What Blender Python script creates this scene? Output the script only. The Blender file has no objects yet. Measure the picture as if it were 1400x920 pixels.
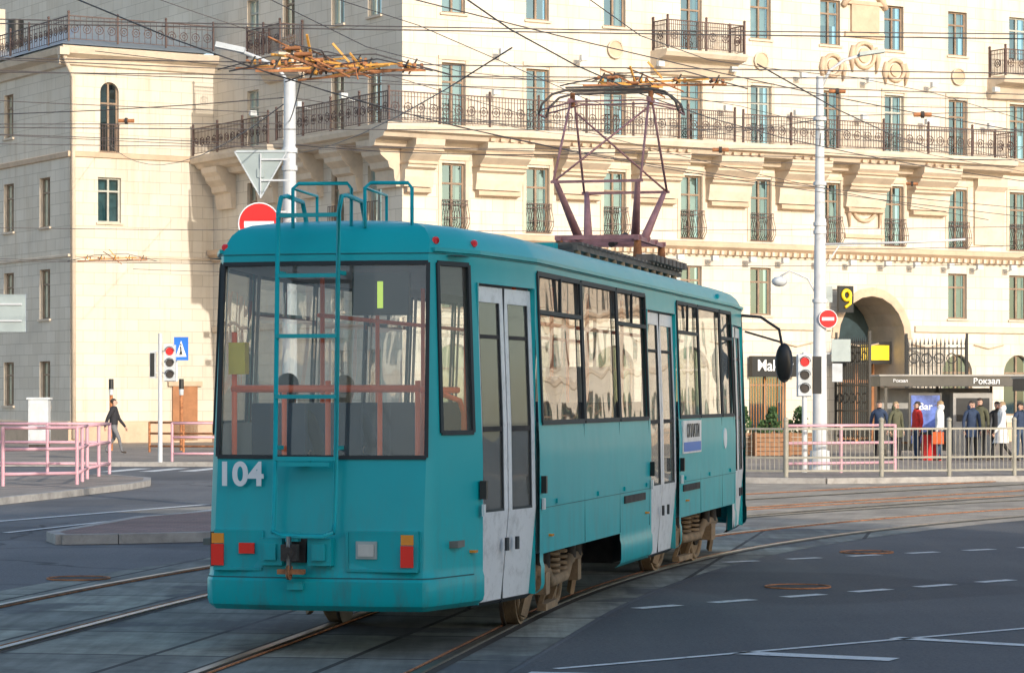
import bpy, math, random, bmesh
from mathutils import Vector, Matrix
random.seed(7)
R=math.radians
scene=bpy.context.scene
# ---------------------------------------------------------------- materials
def nt(name):
    m=bpy.data.materials.new(name); m.use_nodes=True
    n=m.node_tree; b=n.nodes['Principled BSDF']; return m,n,b
def L(n,a,b): n.links.new(a,b)
def coords(n,scale=(1,1,1),rot=(0,0,0)):
    tc=n.nodes.new('ShaderNodeTexCoord'); mp=n.nodes.new('ShaderNodeMapping')
    mp.inputs['Scale'].default_value=scale; mp.inputs['Rotation'].default_value=rot
    L(n,tc.outputs['Object'],mp.inputs['Vector']); return mp.outputs['Vector']
def noise(n,vec,scale,detail=4,rough=.6):
    t=n.nodes.new('ShaderNodeTexNoise'); t.inputs['Scale'].default_value=scale
    t.inputs['Detail'].default_value=detail; t.inputs['Roughness'].default_value=rough
    L(n,vec,t.inputs['Vector']); return t.outputs['Fac']
def ramp(n,fac,p0,c0,p1,c1):
    r=n.nodes.new('ShaderNodeValToRGB'); e=r.color_ramp.elements
    e[0].position=p0; e[0].color=c0; e[1].position=p1; e[1].color=c1
    L(n,fac,r.inputs['Fac']); return r.outputs['Color']
def g(v): return (v,v,v,1)
def mix(n,a,b,fac,mode='MIX'):
    m=n.nodes.new('ShaderNodeMix'); m.data_type='RGBA'; m.blend_type=mode
    for i,x in ((6,a),(7,b)):
        if hasattr(x,'links'): L(n,x,m.inputs[i])
        else: m.inputs[i].default_value=x
    if hasattr(fac,'links'): L(n,fac,m.inputs[0])
    else: m.inputs[0].default_value=fac
    return m.outputs[2]
def bump(n,b,h,st=.2,dist=.02):
    k=n.nodes.new('ShaderNodeBump'); k.inputs['Strength'].default_value=st; k.inputs['Distance'].default_value=dist
    L(n,h,k.inputs['Height']); L(n,k.outputs['Normal'],b.inputs['Normal'])
def mat(name,col,rough=.6,metal=0,var=.15,scale=3,bmp=0,dirt=0,emit=0,coat=0):
    m,n,b=nt(name); v=coords(n); c=(*col,1)
    f=noise(n,v,scale)
    lo=tuple(x*(1-var) for x in col)+(1,); hi=tuple(min(1,x*(1+var)) for x in col)+(1,)
    cc=ramp(n,f,.3,lo,.7,hi)
    if dirt:
        d=ramp(n,noise(n,v,scale*2.7,8,.7),.5,g(0),.8,g(dirt))
        cc=mix(n,cc,(.10,.085,.065,1),d)
    L(n,cc,b.inputs['Base Color']); b.inputs['Roughness'].default_value=rough; b.inputs['Metallic'].default_value=metal
    if coat: b.inputs['Coat Weight'].default_value=coat; b.inputs['Coat Roughness'].default_value=.08
    if bmp: bump(n,b,noise(n,v,scale*8),bmp)
    if emit:
        b.inputs['Emission Color'].default_value=c; b.inputs['Emission Strength'].default_value=emit
    return m
def stone(name,axis,c1,c2,mortar,bw=.95,bh=.46):
    m,n,b=nt(name); tc=n.nodes.new('ShaderNodeTexCoord'); sp=n.nodes.new('ShaderNodeSeparateXYZ'); cb=n.nodes.new('ShaderNodeCombineXYZ')
    L(n,tc.outputs['Object'],sp.inputs[0]); L(n,sp.outputs[axis],cb.inputs[0]); L(n,sp.outputs[2],cb.inputs[1])
    br=n.nodes.new('ShaderNodeTexBrick'); L(n,cb.outputs[0],br.inputs['Vector'])
    br.inputs['Color1'].default_value=(*c1,1); br.inputs['Color2'].default_value=(*c2,1); br.inputs['Mortar'].default_value=(*mortar,1)
    br.inputs['Scale'].default_value=1; br.inputs['Mortar Size'].default_value=.012; br.inputs['Mortar Smooth'].default_value=.3
    br.inputs['Brick Width'].default_value=bw; br.inputs['Row Height'].default_value=bh
    f=ramp(n,noise(n,tc.outputs['Object'],.35,8,.65),.35,g(.88),.65,g(1))
    c=mix(n,br.outputs['Color'],f,1,'MULTIPLY')
    mp=n.nodes.new('ShaderNodeMapping'); mp.inputs['Scale'].default_value=(1.5,1.5,.12); L(n,tc.outputs['Object'],mp.inputs[0])
    st=ramp(n,noise(n,mp.outputs[0],1.3,6,.7),.52,g(1),.8,(.78,.71,.62,1))
    c=mix(n,c,st,.85,'MULTIPLY')
    L(n,c,b.inputs['Base Color']); b.inputs['Roughness'].default_value=.85
    bump(n,b,br.outputs['Fac'],-.3,.01)
    return m
def glassmat(name,tint=(.8,.85,.85),gloss=.15,dirt=.0,wav=0,wscale=1.5,rough=.02,gcol=(1,1,1)):
    m,n,b=nt(name); n.nodes.remove(b); out=n.nodes['Material Output']; v=coords(n)
    tr=n.nodes.new('ShaderNodeBsdfTransparent'); tr.inputs[0].default_value=(*tint,1)
    gl=n.nodes.new('ShaderNodeBsdfGlossy'); gl.inputs['Roughness'].default_value=rough; gl.inputs[0].default_value=(*gcol,1)
    fr=n.nodes.new('ShaderNodeFresnel'); fr.inputs['IOR'].default_value=1.45
    ad=n.nodes.new('ShaderNodeMath'); ad.operation='ADD'; ad.use_clamp=True; ad.inputs[1].default_value=gloss; L(n,fr.outputs[0],ad.inputs[0])
    if wav:
        k=n.nodes.new('ShaderNodeBump'); k.inputs['Strength'].default_value=wav; k.inputs['Distance'].default_value=.05
        L(n,noise(n,v,wscale,1,.4),k.inputs['Height']); L(n,k.outputs[0],gl.inputs['Normal'])
    mx=n.nodes.new('ShaderNodeMixShader'); L(n,ad.outputs[0],mx.inputs[0]); L(n,tr.outputs[0],mx.inputs[1]); L(n,gl.outputs[0],mx.inputs[2])
    last=mx.outputs[0]
    if dirt:
        df=n.nodes.new('ShaderNodeBsdfDiffuse'); df.inputs[0].default_value=(.66,.64,.58,1)
        f=n.nodes.new('ShaderNodeMath'); f.operation='MULTIPLY'; f.inputs[1].default_value=dirt*2
        L(n,noise(n,v,1.6,7,.65),f.inputs[0])
        m2=n.nodes.new('ShaderNodeMixShader'); L(n,f.outputs[0],m2.inputs[0]); L(n,last,m2.inputs[1]); L(n,df.outputs[0],m2.inputs[2]); last=m2.outputs[0]
    L(n,last,out.inputs[0]); return m

CREAM1=(.72,.65,.55); CREAM2=(.655,.585,.485)
M={}
M['stA']=stone('stone_blocks',0,CREAM1,CREAM2,(.46,.40,.32))
M['stB']=stone('stone_blocks_side',1,CREAM1,CREAM2,(.46,.40,.32))
M['trim']=mat('moulded_stone_trim',(.56,.42,.30),.8,var=.12,scale=1.2,bmp=.1,dirt=.25)
M['trim2']=mat('moulded_stone_pale',(.62,.52,.41),.8,var=.12,scale=1.2,bmp=.1,dirt=.25)
M['iron']=mat('wrought_iron',(.10,.06,.052),.6,var=.3)
M['wframe']=mat('window_frame_wood',(.27,.19,.13),.6,var=.25)
M['wframe2']=mat('window_frame_pale',(.42,.42,.37),.6,var=.15)
M['wglass']=glassmat('window_glass',(.45,.60,.64),.20,wav=.05,wscale=.7,gcol=(.75,.95,1))
M['dark']=mat('dark_interior',(.035,.06,.07),.9,var=.5,scale=.8)  # dark sheet for unlit rooms, blue mixed in for reflected sky
M['curt']=mat('curtain',(.42,.39,.33),.9,var=.2,scale=4)
M['curt2']=mat('curtain_teal',(.12,.22,.23),.9,var=.3,scale=4)
M['roofm']=mat('sheet_metal_roof',(.30,.34,.37),.45,metal=.3,var=.1)
m,n,b=nt('tram_teal_paint'); v=coords(n)
c=ramp(n,noise(n,v,.8,5),.3,(.001,.375,.41,1),.7,(.003,.44,.47,1))
tc=n.nodes.new('ShaderNodeTexCoord'); sp=n.nodes.new('ShaderNodeSeparateXYZ'); L(n,tc.outputs['Object'],sp.inputs[0])
mr=n.nodes.new('ShaderNodeMapRange'); mr.inputs[1].default_value=.3; mr.inputs[2].default_value=1.3; mr.inputs[3].default_value=.85; mr.inputs[4].default_value=.05
L(n,sp.outputs[2],mr.inputs[0])
vv=coords(n,(3,3,.7)); dn=ramp(n,noise(n,vv,2.2,9,.75),.46,g(0),.78,g(1))
mm=n.nodes.new('ShaderNodeMath'); mm.operation='MULTIPLY'; L(n,mr.outputs[0],mm.inputs[0]); L(n,dn,mm.inputs[1])
c=mix(n,c,(.09,.13,.12,1),mm.outputs[0])
chips=ramp(n,noise(n,v,11,10,.8),.68,g(0),.72,g(.6)); c=mix(n,c,(.02,.18,.19,1),chips)
L(n,c,b.inputs['Base Color']); b.inputs['Roughness'].default_value=.42; b.inputs['Coat Weight'].default_value=.12; b.inputs['Coat Roughness'].default_value=.1; b.inputs['Specular IOR Level'].default_value=.3
bump(n,b,noise(n,v,1.6,2,.5),.35,.03); M['teal']=m
M['white']=mat('door_white_paint',(.80,.80,.80),.4,var=.04,dirt=.45,coat=.1)
M['rubber']=mat('black_rubber',(.03,.035,.038),.6)
M['seam']=mat('panel_seam',(.01,.12,.13),.6)
M['tglass']=glassmat('tram_side_glass',(.68,.72,.72),.02,dirt=.04,wav=.16,wscale=1.3,rough=.012)
M['rglass']=glassmat('tram_rear_glass',(.92,.95,.94),.02,dirt=.09,wav=.08)
M['dglass']=glassmat('tram_door_glass',(.74,.77,.78),.03,dirt=.09,wav=.1)
M['inner']=mat('tram_lining',(.70,.69,.64),.6,var=.06)
M['floor']=mat('tram_floor',(.18,.17,.15),.8)
M['orange']=mat('orange_handrail',(.88,.13,.025),.4,var=.06,emit=.06)  # no lamp: slight emission added so the rails read brighter inside
M['seat']=mat('seat_fabric',(.05,.07,.12),.8)
M['yellow']=mat('yellow_plastic',(.90,.62,.02),.5)
M['under']=mat('underframe_dirty',(.055,.046,.04),.85,var=.4,scale=6,bmp=.3)
M['ruf']=mat('roof_gear_grey',(.16,.13,.11),.75,var=.4,scale=6,dirt=.5)
M['bogie']=mat('bogie_rusty_dust',(.29,.20,.12),.9,var=.35,scale=5,bmp=.4,dirt=.5)
M['steel']=mat('worn_steel',(.35,.33,.30),.35,metal=.9,var=.2)
M['panto']=mat('pantograph_paint',(.48,.24,.24),.6,var=.25,scale=6,dirt=.25)
M['rust']=mat('rusty_iron',(.40,.16,.065),.8,var=.5,scale=9)
M['rusto']=mat('orange_insulator',(.75,.36,.07),.6,var=.3,scale=9)
M['red']=mat('red_lens',(.80,.02,.012),.2,coat=.5,var=.05,emit=.06)  # lamps are unlit; faint emission added to brighten the lens
M['orl']=mat('orange_lens',(.9,.32,.03),.2,coat=.5,var=.05)
M['clens']=mat('clear_lens',(.6,.57,.52),.2,coat=.6)
M['wtxt']=mat('white_lettering',(.85,.85,.85),.5,var=.03)
M['grnled']=mat('led_digits',(.60,.80,.10),.5,emit=.8)
M['pole']=mat('pole_galvanised',(.58,.59,.60),.5,var=.1,scale=2,dirt=.2)
M['signback']=mat('sign_back_grey',(.38,.43,.42),.5,metal=.2,var=.1)
M['signred']=mat('sign_red',(.75,.02,.02),.35,var=.04)
M['signblue']=mat('sign_blue',(.02,.16,.60),.4,var=.04)
M['black']=mat('black_plastic',(.02,.02,.02),.4)
M['pink']=mat('railing_pink_paint',(.64,.36,.41),.5,var=.1,dirt=.2)
M['fence']=mat('fence_grey_paint',(.30,.28,.23),.5,var=.15,dirt=.3)
M['wire']=mat('overhead_wire',(.07,.06,.06),.5)
M['wood']=mat('planter_wood',(.34,.16,.07),.6,var=.25,scale=8)
M['doorw']=mat('brown_door',(.36,.16,.07),.5,var=.2)
M['cabinet']=mat('cabinet_grey',(.55,.58,.60),.5,dirt=.2)
M['shelter']=mat('shelter_dark_metal',(.085,.075,.06),.5)
M['shelterw']=mat('shelter_panel',(.38,.36,.33),.5)
M['poster']=mat('poster_print',(.10,.16,.46),.4,var=.7,scale=2.5)
M['leaf']=mat('evergreen_leaves',(.05,.10,.03),.7,var=.5,scale=12)
def asphalt(name,base,wear=.5,warm=0,crack=True):
    m,n,b=nt(name); v=coords(n)
    c=ramp(n,noise(n,v,.22,8,.65),.32,(base*.80,base*.83,base*.9,1),.68,(base*1.28+warm,base*1.28,base*1.30,1))
    sp=ramp(n,noise(n,v,30,4,.85),.35,g(.5),.7,g(1.45)); c=mix(n,c,sp,.85,'MULTIPLY')
    v2=coords(n,(1.6,.12,1),(0,0,R(10)))
    c=mix(n,c,(base*1.9,base*1.85,base*1.75,1),ramp(n,noise(n,v2,1.2,5,.6),.48,g(0),.75,g(.5*wear)))
    pt=ramp(n,noise(n,v,.10,2,.4),.54,g(1),.552,g(.66)); c=mix(n,c,pt,.8,'MULTIPLY')
    if crack:
        vo=n.nodes.new('ShaderNodeTexVoronoi'); vo.feature='DISTANCE_TO_EDGE'; vo.inputs['Scale'].default_value=.16
        w=n.nodes.new('ShaderNodeVectorMath'); w.operation='ADD'
        nz=n.nodes.new('ShaderNodeTexNoise'); nz.inputs['Scale'].default_value=.8; L(n,v,nz.inputs[0]); L(n,v,w.inputs[0]); L(n,nz.outputs['Color'],w.inputs[1]); L(n,w.outputs[0],vo.inputs['Vector'])
        c=mix(n,(.015,.015,.016,1),c,ramp(n,vo.outputs['Distance'],.003,g(.25),.008,g(1)))
    L(n,c,b.inputs['Base Color']); b.inputs['Roughness'].default_value=.8
    bump(n,b,noise(n,v,45,4,.7),.5,.012); return m
M['asph']=asphalt('asphalt',.125)
M['asph2']=asphalt('asphalt_new',.088,.5,0,False)
m,n,b=nt('track_concrete_panels'); v=coords(n,(1,1,1),(0,0,R(9.5)))
br=n.nodes.new('ShaderNodeTexBrick'); L(n,v,br.inputs['Vector']); br.offset=0.0
br.inputs['Color1'].default_value=(.40,.41,.34,1); br.inputs['Color2'].default_value=(.17,.18,.165,1); br.inputs['Mortar'].default_value=(.04,.04,.038,1)
br.inputs['Scale'].default_value=1; br.inputs['Brick Width'].default_value=1.52; br.inputs['Row Height'].default_value=2.0; br.inputs['Mortar Size'].default_value=.028
c=mix(n,br.outputs['Color'],ramp(n,noise(n,v,1.4,9,.7),.3,g(.45),.7,g(1.25)),1,'MULTIPLY')
c=mix(n,c,(.085,.09,.095,1),ramp(n,noise(n,v,.5,6,.6),.55,g(0),.60,g(.8)))
v3=coords(n,(7,.35,1),(0,0,R(9.5))); c=mix(n,c,ramp(n,noise(n,v3,1,5,.6),.35,g(.6),.65,g(1.1)),.7,'MULTIPLY')
L(n,c,b.inputs['Base Color']); b.inputs['Roughness'].default_value=.85; bump(n,b,noise(n,v,30,5,.7),.4,.01); M['panels']=m
def paving(name,c1,c2,mo,w=.3,h=.3,rot=0,off=.5):
    m,n,b=nt(name); v=coords(n,(1,1,1),(0,0,R(rot)))
    br=n.nodes.new('ShaderNodeTexBrick'); L(n,v,br.inputs['Vector']); br.offset=off
    br.inputs['Color1'].default_value=(*c1,1); br.inputs['Color2'].default_value=(*c2,1); br.inputs['Mortar'].default_value=(*mo,1)
    br.inputs['Scale'].default_value=1; br.inputs['Brick Width'].default_value=w; br.inputs['Row Height'].default_value=h; br.inputs['Mortar Size'].default_value=.012
    c=mix(n,br.outputs['Color'],ramp(n,noise(n,v,.6,8,.7),.3,g(.6),.7,g(1.25)),1,'MULTIPLY')
    L(n,c,b.inputs['Base Color']); b.inputs['Roughness'].default_value=.85; bump(n,b,br.outputs['Fac'],-.3,.01); return m
M['pave']=paving('pavement_slabs',(.34,.28,.23),(.26,.22,.185),(.11,.10,.09),.4,.4,32)
M['pave2']=paving('track_setts',(.44,.37,.29),(.32,.27,.215),(.12,.10,.08),.6,.3,-35)
M['redpave']=paving('island_paving',(.34,.19,.16),(.25,.165,.14),(.08,.07,.07),.2,.1,20)
M['kerb']=mat('granite_kerb',(.34,.32,.30),.8,var=.25,scale=3,bmp=.2,dirt=.4)
m,n,b=nt('road_paint'); v=coords(n)
c=mix(n,(.68,.68,.66,1),(.12,.12,.12,1),ramp(n,noise(n,v,9,9,.8),.53,g(0),.66,g(.9))); L(n,c,b.inputs['Base Color']); b.inputs['Roughness'].default_value=.7; M['paint']=m

# ---------------------------------------------------------------- mesh builder
class MB:
    def __init__(s): s.v=[];s.f=[];s.m=[];s.sm=[];s.mats=[];s.T=None
    def mi(s,mt):
        mt=M[mt] if isinstance(mt,str) else mt
        if mt not in s.mats: s.mats.append(mt)
        return s.mats.index(mt)
    def add(s,vs,fs,mt,sm=False):
        o=len(s.v)
        for p in vs:
            p=Vector(p)
            if s.T is not None: p=s.T@p
            s.v.append(p)
        k=s.mi(mt)
        for f in fs: s.f.append([o+i for i in f]); s.m.append(k); s.sm.append(sm)
    def quad(s,pts,mt,sm=False): s.add(pts,[list(range(len(pts)))],mt,sm)
    def box(s,lo,hi,mt):
        x0,y0,z0=lo;x1,y1,z1=hi
        s.add([(x0,y0,z0),(x1,y0,z0),(x1,y1,z0),(x0,y1,z0),(x0,y0,z1),(x1,y0,z1),(x1,y1,z1),(x0,y1,z1)],
          [(0,3,2,1),(4,5,6,7),(0,1,5,4),(1,2,6,5),(2,3,7,6),(3,0,4,7)],mt)
    def bar(s,p0,p1,w,h,mt,up=(0,0,1)):
        p0=Vector(p0);p1=Vector(p1);d=(p1-p0)
        if d.length<1e-6:return
        d.normalize();up=Vector(up);sd=d.cross(up)
        if sd.length<1e-4: up=Vector((1,0,0)); sd=d.cross(up)
        sd.normalize();up=sd.cross(d).normalized(); a=sd*w/2;c=up*h/2
        s.add([p0-a-c,p0+a-c,p0+a+c,p0-a+c,p1-a-c,p1+a-c,p1+a+c,p1-a+c],
          [(0,1,2,3),(4,7,6,5),(0,4,5,1),(1,5,6,2),(2,6,7,3),(3,7,4,0)],mt)
    def cyl(s,p0,p1,r0,r1,mt,n=10,caps=True):
        p0=Vector(p0);p1=Vector(p1);d=(p1-p0).normalized()
        a=d.orthogonal().normalized();c=d.cross(a)
        vs=[];fs=[]
        for i in range(n):
            t=2*math.pi*i/n;o=a*math.cos(t)+c*math.sin(t)
            vs+= [p0+o*r0,p1+o*r1]
        for i in range(n):
            j=(i+1)%n; fs.append((2*i,2*j,2*j+1,2*i+1))
        s.add(vs,fs,mt,True)
        if caps:
            s.add([vs[2*i] for i in range(n)],[list(range(n))[::-1]],mt); s.add([vs[2*i+1] for i in range(n)],[list(range(n))],mt)
    def tube(s,pts,r,mt,n=6):
        pts=[Vector(p) for p in pts];N=len(pts);rr=r if isinstance(r,(list,tuple)) else [r]*N
        vs=[];fs=[];a=None
        for k,p in enumerate(pts):
            d=(pts[min(k+1,N-1)]-pts[max(k-1,0)]).normalized()
            if a is None: a=d.orthogonal().normalized()
            else:
                a=(a-d*a.dot(d)); a=a.normalized() if a.length>1e-5 else d.orthogonal().normalized()
            c=d.cross(a)
            for i in range(n):
                t=2*math.pi*i/n; vs.append(p+(a*math.cos(t)+c*math.sin(t))*rr[k])
        for k in range(N-1):
            for i in range(n):
                j=(i+1)%n; fs.append((k*n+i,k*n+j,(k+1)*n+j,(k+1)*n+i))
        fs.append(list(range(n))[::-1]); fs.append([(N-1)*n+i for i in range(n)])
        s.add(vs,fs,mt,True)
    def disc(s,c,nrm,r,t,mt,n=20):
        c=Vector(c);nrm=Vector(nrm).normalized(); s.cyl(c-nrm*t/2,c+nrm*t/2,r,r,mt,n)
    def ring(s,c,nrm,r,tr,mt,n=12,k=4):
        c=Vector(c);d=Vector(nrm).normalized();a=d.orthogonal().normalized();e=d.cross(a)
        s.tube([c+(a*math.cos(2*math.pi*i/n)+e*math.sin(2*math.pi*i/n))*r for i in range(n+1)],tr,mt,k)
    def sph(s,c,r,mt,n=8,k=6):
        c=Vector(c); rx,ry,rz=(r,r,r) if not isinstance(r,(tuple,list)) else r
        vs=[];fs=[]
        for i in range(k+1):
            ph=math.pi*i/k
            for j in range(n):
                t=2*math.pi*j/n; vs.append(c+Vector((rx*math.sin(ph)*math.cos(t),ry*math.sin(ph)*math.sin(t),rz*math.cos(ph))))
        for i in range(k):
            for j in range(n):
                q=(j+1)%n; fs.append((i*n+j,(i+1)*n+j,(i+1)*n+q,i*n+q))
        s.add(vs,fs,mt,True)
    def prism(s,F,prof,s0,s1,mt):
        n=len(prof); vs=[F(s0,z,o) for o,z in prof]+[F(s1,z,o) for o,z in prof]
        fs=[(i,(i+1)%n,(i+1)%n+n,i+n) for i in range(n)]+[list(range(n)),list(range(n,2*n))[::-1]]
        s.add(vs,fs,mt)
    def poly(s,pts,z0,z1,mt,side=None):
        n=len(pts); s.add([(x,y,z1) for x,y in pts],[list(range(n))],mt)
        if z0 is not None:
            s.add([(x,y,z0) for x,y in pts]+[(x,y,z1) for x,y in pts],[(i,(i+1)%n,(i+1)%n+n,i+n) for i in range(n)],side or mt)
    def text(s,txt,size,mt,mtx,ext=.004,align='CENTER',bold=.012):
        cu=bpy.data.curves.new('t','FONT'); cu.body=txt; cu.size=size; cu.extrude=ext; cu.align_x=align; cu.offset=size*bold
        ob=bpy.data.objects.new('t',cu); scene.collection.objects.link(ob)
        dg=bpy.context.evaluated_depsgraph_get(); me=bpy.data.meshes.new_from_object(ob.evaluated_get(dg))
        s.add([mtx@v.co for v in me.vertices],[list(p.vertices) for p in me.polygons],mt)
        bpy.data.objects.remove(ob); bpy.data.meshes.remove(me)
    def build(s,name,parent=None,loc=(0,0,0),rz=0,bevel=0,merge=False):
        me=bpy.data.meshes.new(name); me.from_pydata([tuple(p) for p in s.v],[],s.f)
        for mt in s.mats: me.materials.append(mt)
        me.polygons.foreach_set('material_index',s.m); me.polygons.foreach_set('use_smooth',s.sm); me.update()
        if merge:
            bm=bmesh.new(); bm.from_mesh(me); bmesh.ops.remove_doubles(bm,verts=bm.verts,dist=2e-4); bmesh.ops.recalc_face_normals(bm,faces=bm.faces)
            for f in bm.faces: f.smooth=True
            bm.to_mesh(me); bm.free(); me.set_sharp_from_angle(angle=R(28))
        ob=bpy.data.objects.new(name,me); scene.collection.objects.link(ob)
        ob.location=loc; ob.rotation_euler=(0,0,rz)
        if parent: ob.parent=parent
        if bevel:
            b=ob.modifiers.new('b','BEVEL'); b.width=bevel; b.segments=2; b.limit_method='ANGLE'
        return ob
def empty(name,loc=(0,0,0),rz=0):
    e=bpy.data.objects.new(name,None); scene.collection.objects.link(e); e.location=loc; e.rotation_euler=(0,0,rz); return e
def fr(ex,ey,ez,o):
    m=Matrix((ex,ey,ez)).transposed().to_4x4(); m.translation=Vector(o); return m

# ---------------------------------------------------------------- facade helpers
def facade(W,G,F,s0,s1,z0,z1,ops,wm):
    xs=sorted({s0,s1}|{o[0] for o in ops}|{o[1] for o in ops}); zs=sorted({z0,z1}|{o[2] for o in ops}|{o[3] for o in ops})
    for i in range(len(xs)-1):
        for j in range(len(zs)-1):
            cx=(xs[i]+xs[i+1])/2; cz=(zs[j]+zs[j+1])/2
            if any(o[0]<cx<o[1] and o[2]<cz<o[3] for o in ops): continue
            W.quad([F(xs[i],zs[j],0),F(xs[i+1],zs[j],0),F(xs[i+1],zs[j+1],0),F(xs[i],zs[j+1],0)],wm)
    for o in ops:
        a,b,c,d=o[:4]; kind=o[4] if len(o)>4 else 'w'
        dp=-.26 if kind!='deep' else -2.2
        arch='arch' in kind or kind=='deep'
        for q in (((a,c),(b,c)),((a,c),(a,d)),((b,c),(b,d)),((a,d),(b,d))):
            (p,r),(t,u)=q; W.quad([F(p,r,0),F(t,u,0),F(t,u,dp),F(p,r,dp)],'trim2')
        if arch:
            rad=(b-a)/2; cx=(a+b)/2; zc=d-rad; N=10; pv=None
            for k in range(N+1):
                t=math.pi*k/N; x=cx-rad*math.cos(t); z=zc+rad*math.sin(t)
                if pv:
                    W.quad([F(pv[0],pv[1],0),F(x,z,0),F(x,d,0),F(pv[0],d,0)],wm)
                    W.quad([F(pv[0],pv[1],0),F(x,z,0),F(x,z,dp),F(pv[0],pv[1],dp)],'trim2')
                    if kind=='deep':
                        for (ra,rb,oo) in ((rad,rad+.35,.05),):
                            t0=math.pi*(k-1)/N
                            pts=[(cx-q*math.cos(tt),zc+q*math.sin(tt)) for q,tt in ((ra,t0),(ra,t),(rb,t),(rb,t0))]
                            W.quad([F(x_,z_,oo) for x_,z_ in pts],'trim')
                pv=(x,z)
        if kind=='deep': continue
        fm='wframe' if random.random()<.75 else 'wframe2'
        w=.07; y=-.17
        def fb(p,q,t=w,yy=y): G.bar(F(p[0],p[1],yy),F(q[0],q[1],yy),t,.06,fm,up=Vector(F(0,0,1))-Vector(F(0,0,0)))
        fb((a+w/2,c),(a+w/2,d)); fb((b-w/2,c),(b-w/2,d)); fb((a+w,c+w/2),(b-w,c+w/2)); fb((a+w,d-w/2),(b-w,d-w/2))
        if b-a>.6: fb(((a+b)/2,c+w),((a+b)/2,d-w),.08,y+.003)
        if d-c>1.6: zt=c+(d-c)*.7; fb((a+w,zt),(b-w,zt),.07,y+.006)
        G.quad([F(a,c,-.19),F(b,c,-.19),F(b,d,-.19),F(a,d,-.19)],'wglass')
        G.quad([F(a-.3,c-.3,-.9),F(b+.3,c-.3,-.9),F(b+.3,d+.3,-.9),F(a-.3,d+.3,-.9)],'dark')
        r=random.random(); cm='curt' if random.random()<.6 else 'curt2'
        if r<.3: 
            G.quad([F(a,c,-.35),F(a+(b-a)*.3,c,-.35),F(a+(b-a)*.22,d,-.35),F(a,d,-.35)],cm); G.quad([F(b-(b-a)*.25,c,-.35),F(b,c,-.35),F(b,d,-.35),F(b-(b-a)*.2,d,-.35)],cm)
        elif r<.5: G.quad([F(a,c+(d-c)*.45,-.35),F(b,c+(d-c)*.45,-.35),F(b,d,-.35),F(a,d,-.35)],cm)
        elif r<.6: G.quad([F(a,c,-.35),F(b,c,-.35),F(b,d,-.35),F(a,d,-.35)],cm)
        if 'rail' not in kind and d-c<2.3: G.bar(F(a-.08,c-.04,.03),F(b+.08,c-.04,.03),.08,.1,'trim2',up=Vector(F(0,0,1))-Vector(F(0,0,0)))
def ironrail(B,pts,z0,h=1.1,sp=.13,posts=2.2,mt='iron'):
    for k in range(len(pts)-1):
        a=Vector((*pts[k],0));b=Vector((*pts[k+1],0));d=b-a;Ln=d.length;d.normalize();nr=Vector((-d.y,d.x,0))
        for zz,t in ((z0+h,.05),(z0+.1,.03),(z0+h-.16,.025)): B.bar(a+Vector((0,0,zz)),b+Vector((0,0,zz)),t,t*.8,mt)
        n=max(1,int(Ln/sp))
        for i in range(n+1):
            p=a+d*(Ln*i/n); B.bar(p+Vector((0,0,z0+.1)),p+Vector((0,0,z0+h)),.018,.018,mt)
        n=max(1,int(Ln/.52))
        for i in range(n):
            p=a+d*(Ln*(i+.5)/n); B.ring(p+Vector((0,0,z0+h*.5)),nr,.17,.018,mt,8,4); B.ring(p+Vector((0,0,z0+h*.5)),nr,.07,.016,mt,6,4)
        n=max(1,round(Ln/posts))
        for i in range(n+1):
            p=a+d*(Ln*i/n)+nr*.002*k; B.bar(p+Vector((0,0,z0)),p+Vector((0,0,z0+h+.1+.003*k)),.07-.003*k,.07-.003*k,mt); B.sph(p+Vector((0,0,z0+h+.15)),.06,mt,6,4)
def floodlight(B,F,s,z):
    B.bar(F(s,z,0),F(s,z+.1,.45),.03,.03,'pole'); p=Vector(F(s,z+.18,.5)); B.bar(p-Vector((.14,0,0)),p+Vector((.14,0,0)),.16,.2,'cabinet')

# ---------------------------------------------------------------- apartment building
BO=(-3.95,100,0); BR=math.atan2(.527,.85)
bld=empty('apartment_building',BO,BR)
FA=lambda s,z,o:(s,-o,z)
FB=lambda s,z,o:(-o,s,z)
FL=lambda s,z,o:(-6.25+s,15.6-o,z)
FS=lambda s,z,o:(-6.25-o,15.6+s,z)
cols=[2.14,5.76,9.2,12.74,16.06,19.5,22.75,26.1,29.4]+[32.8+3.4*i for i in range(13)]
W=MB();G=MB()
ops=[]
for i,c in enumerate(cols):
    w=.5
    for z0,z1 in ((19.6,21.4),(15.9,17.7)): 
        if c>13.5 or c<12 or z0>18: ops.append((c-w,c+w,z0,z1,'w'))
        else: ops.append((c-w,c+w,15.2,17.5,'w_rail'))
    ops.append((c-w,c+w,11.8,14.1,'w_rail'))
    ops.append((c-w,c+w,8.02,10.45,'w_rail'))
    if not(19<c<23.5): ops.append((c-w,c+w,5.15,7.0,'w'))
for c in (2.2,5.8,9.2,12.7): ops.append((c-.9,c+.9,.9,3.9,'arch'))
ops.append((15.5,17.3,.15,3.4,'w_rail'))
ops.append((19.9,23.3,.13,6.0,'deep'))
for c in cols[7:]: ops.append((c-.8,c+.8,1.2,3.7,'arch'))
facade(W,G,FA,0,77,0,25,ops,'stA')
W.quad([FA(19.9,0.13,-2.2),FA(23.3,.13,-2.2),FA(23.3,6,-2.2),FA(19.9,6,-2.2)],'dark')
for sx in (19.95,20.8,21.6,22.4,23.25): W.bar(FA(sx,.13,-2.0),FA(sx,3.4,-2.0),.14,.14,'doorw',up=(0,1,0))
for zz in (.3,2.6,3.4): W.bar(FA(19.9,zz,-1.95),FA(23.3,zz,-1.95),.14,.12,'doorw')
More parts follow.
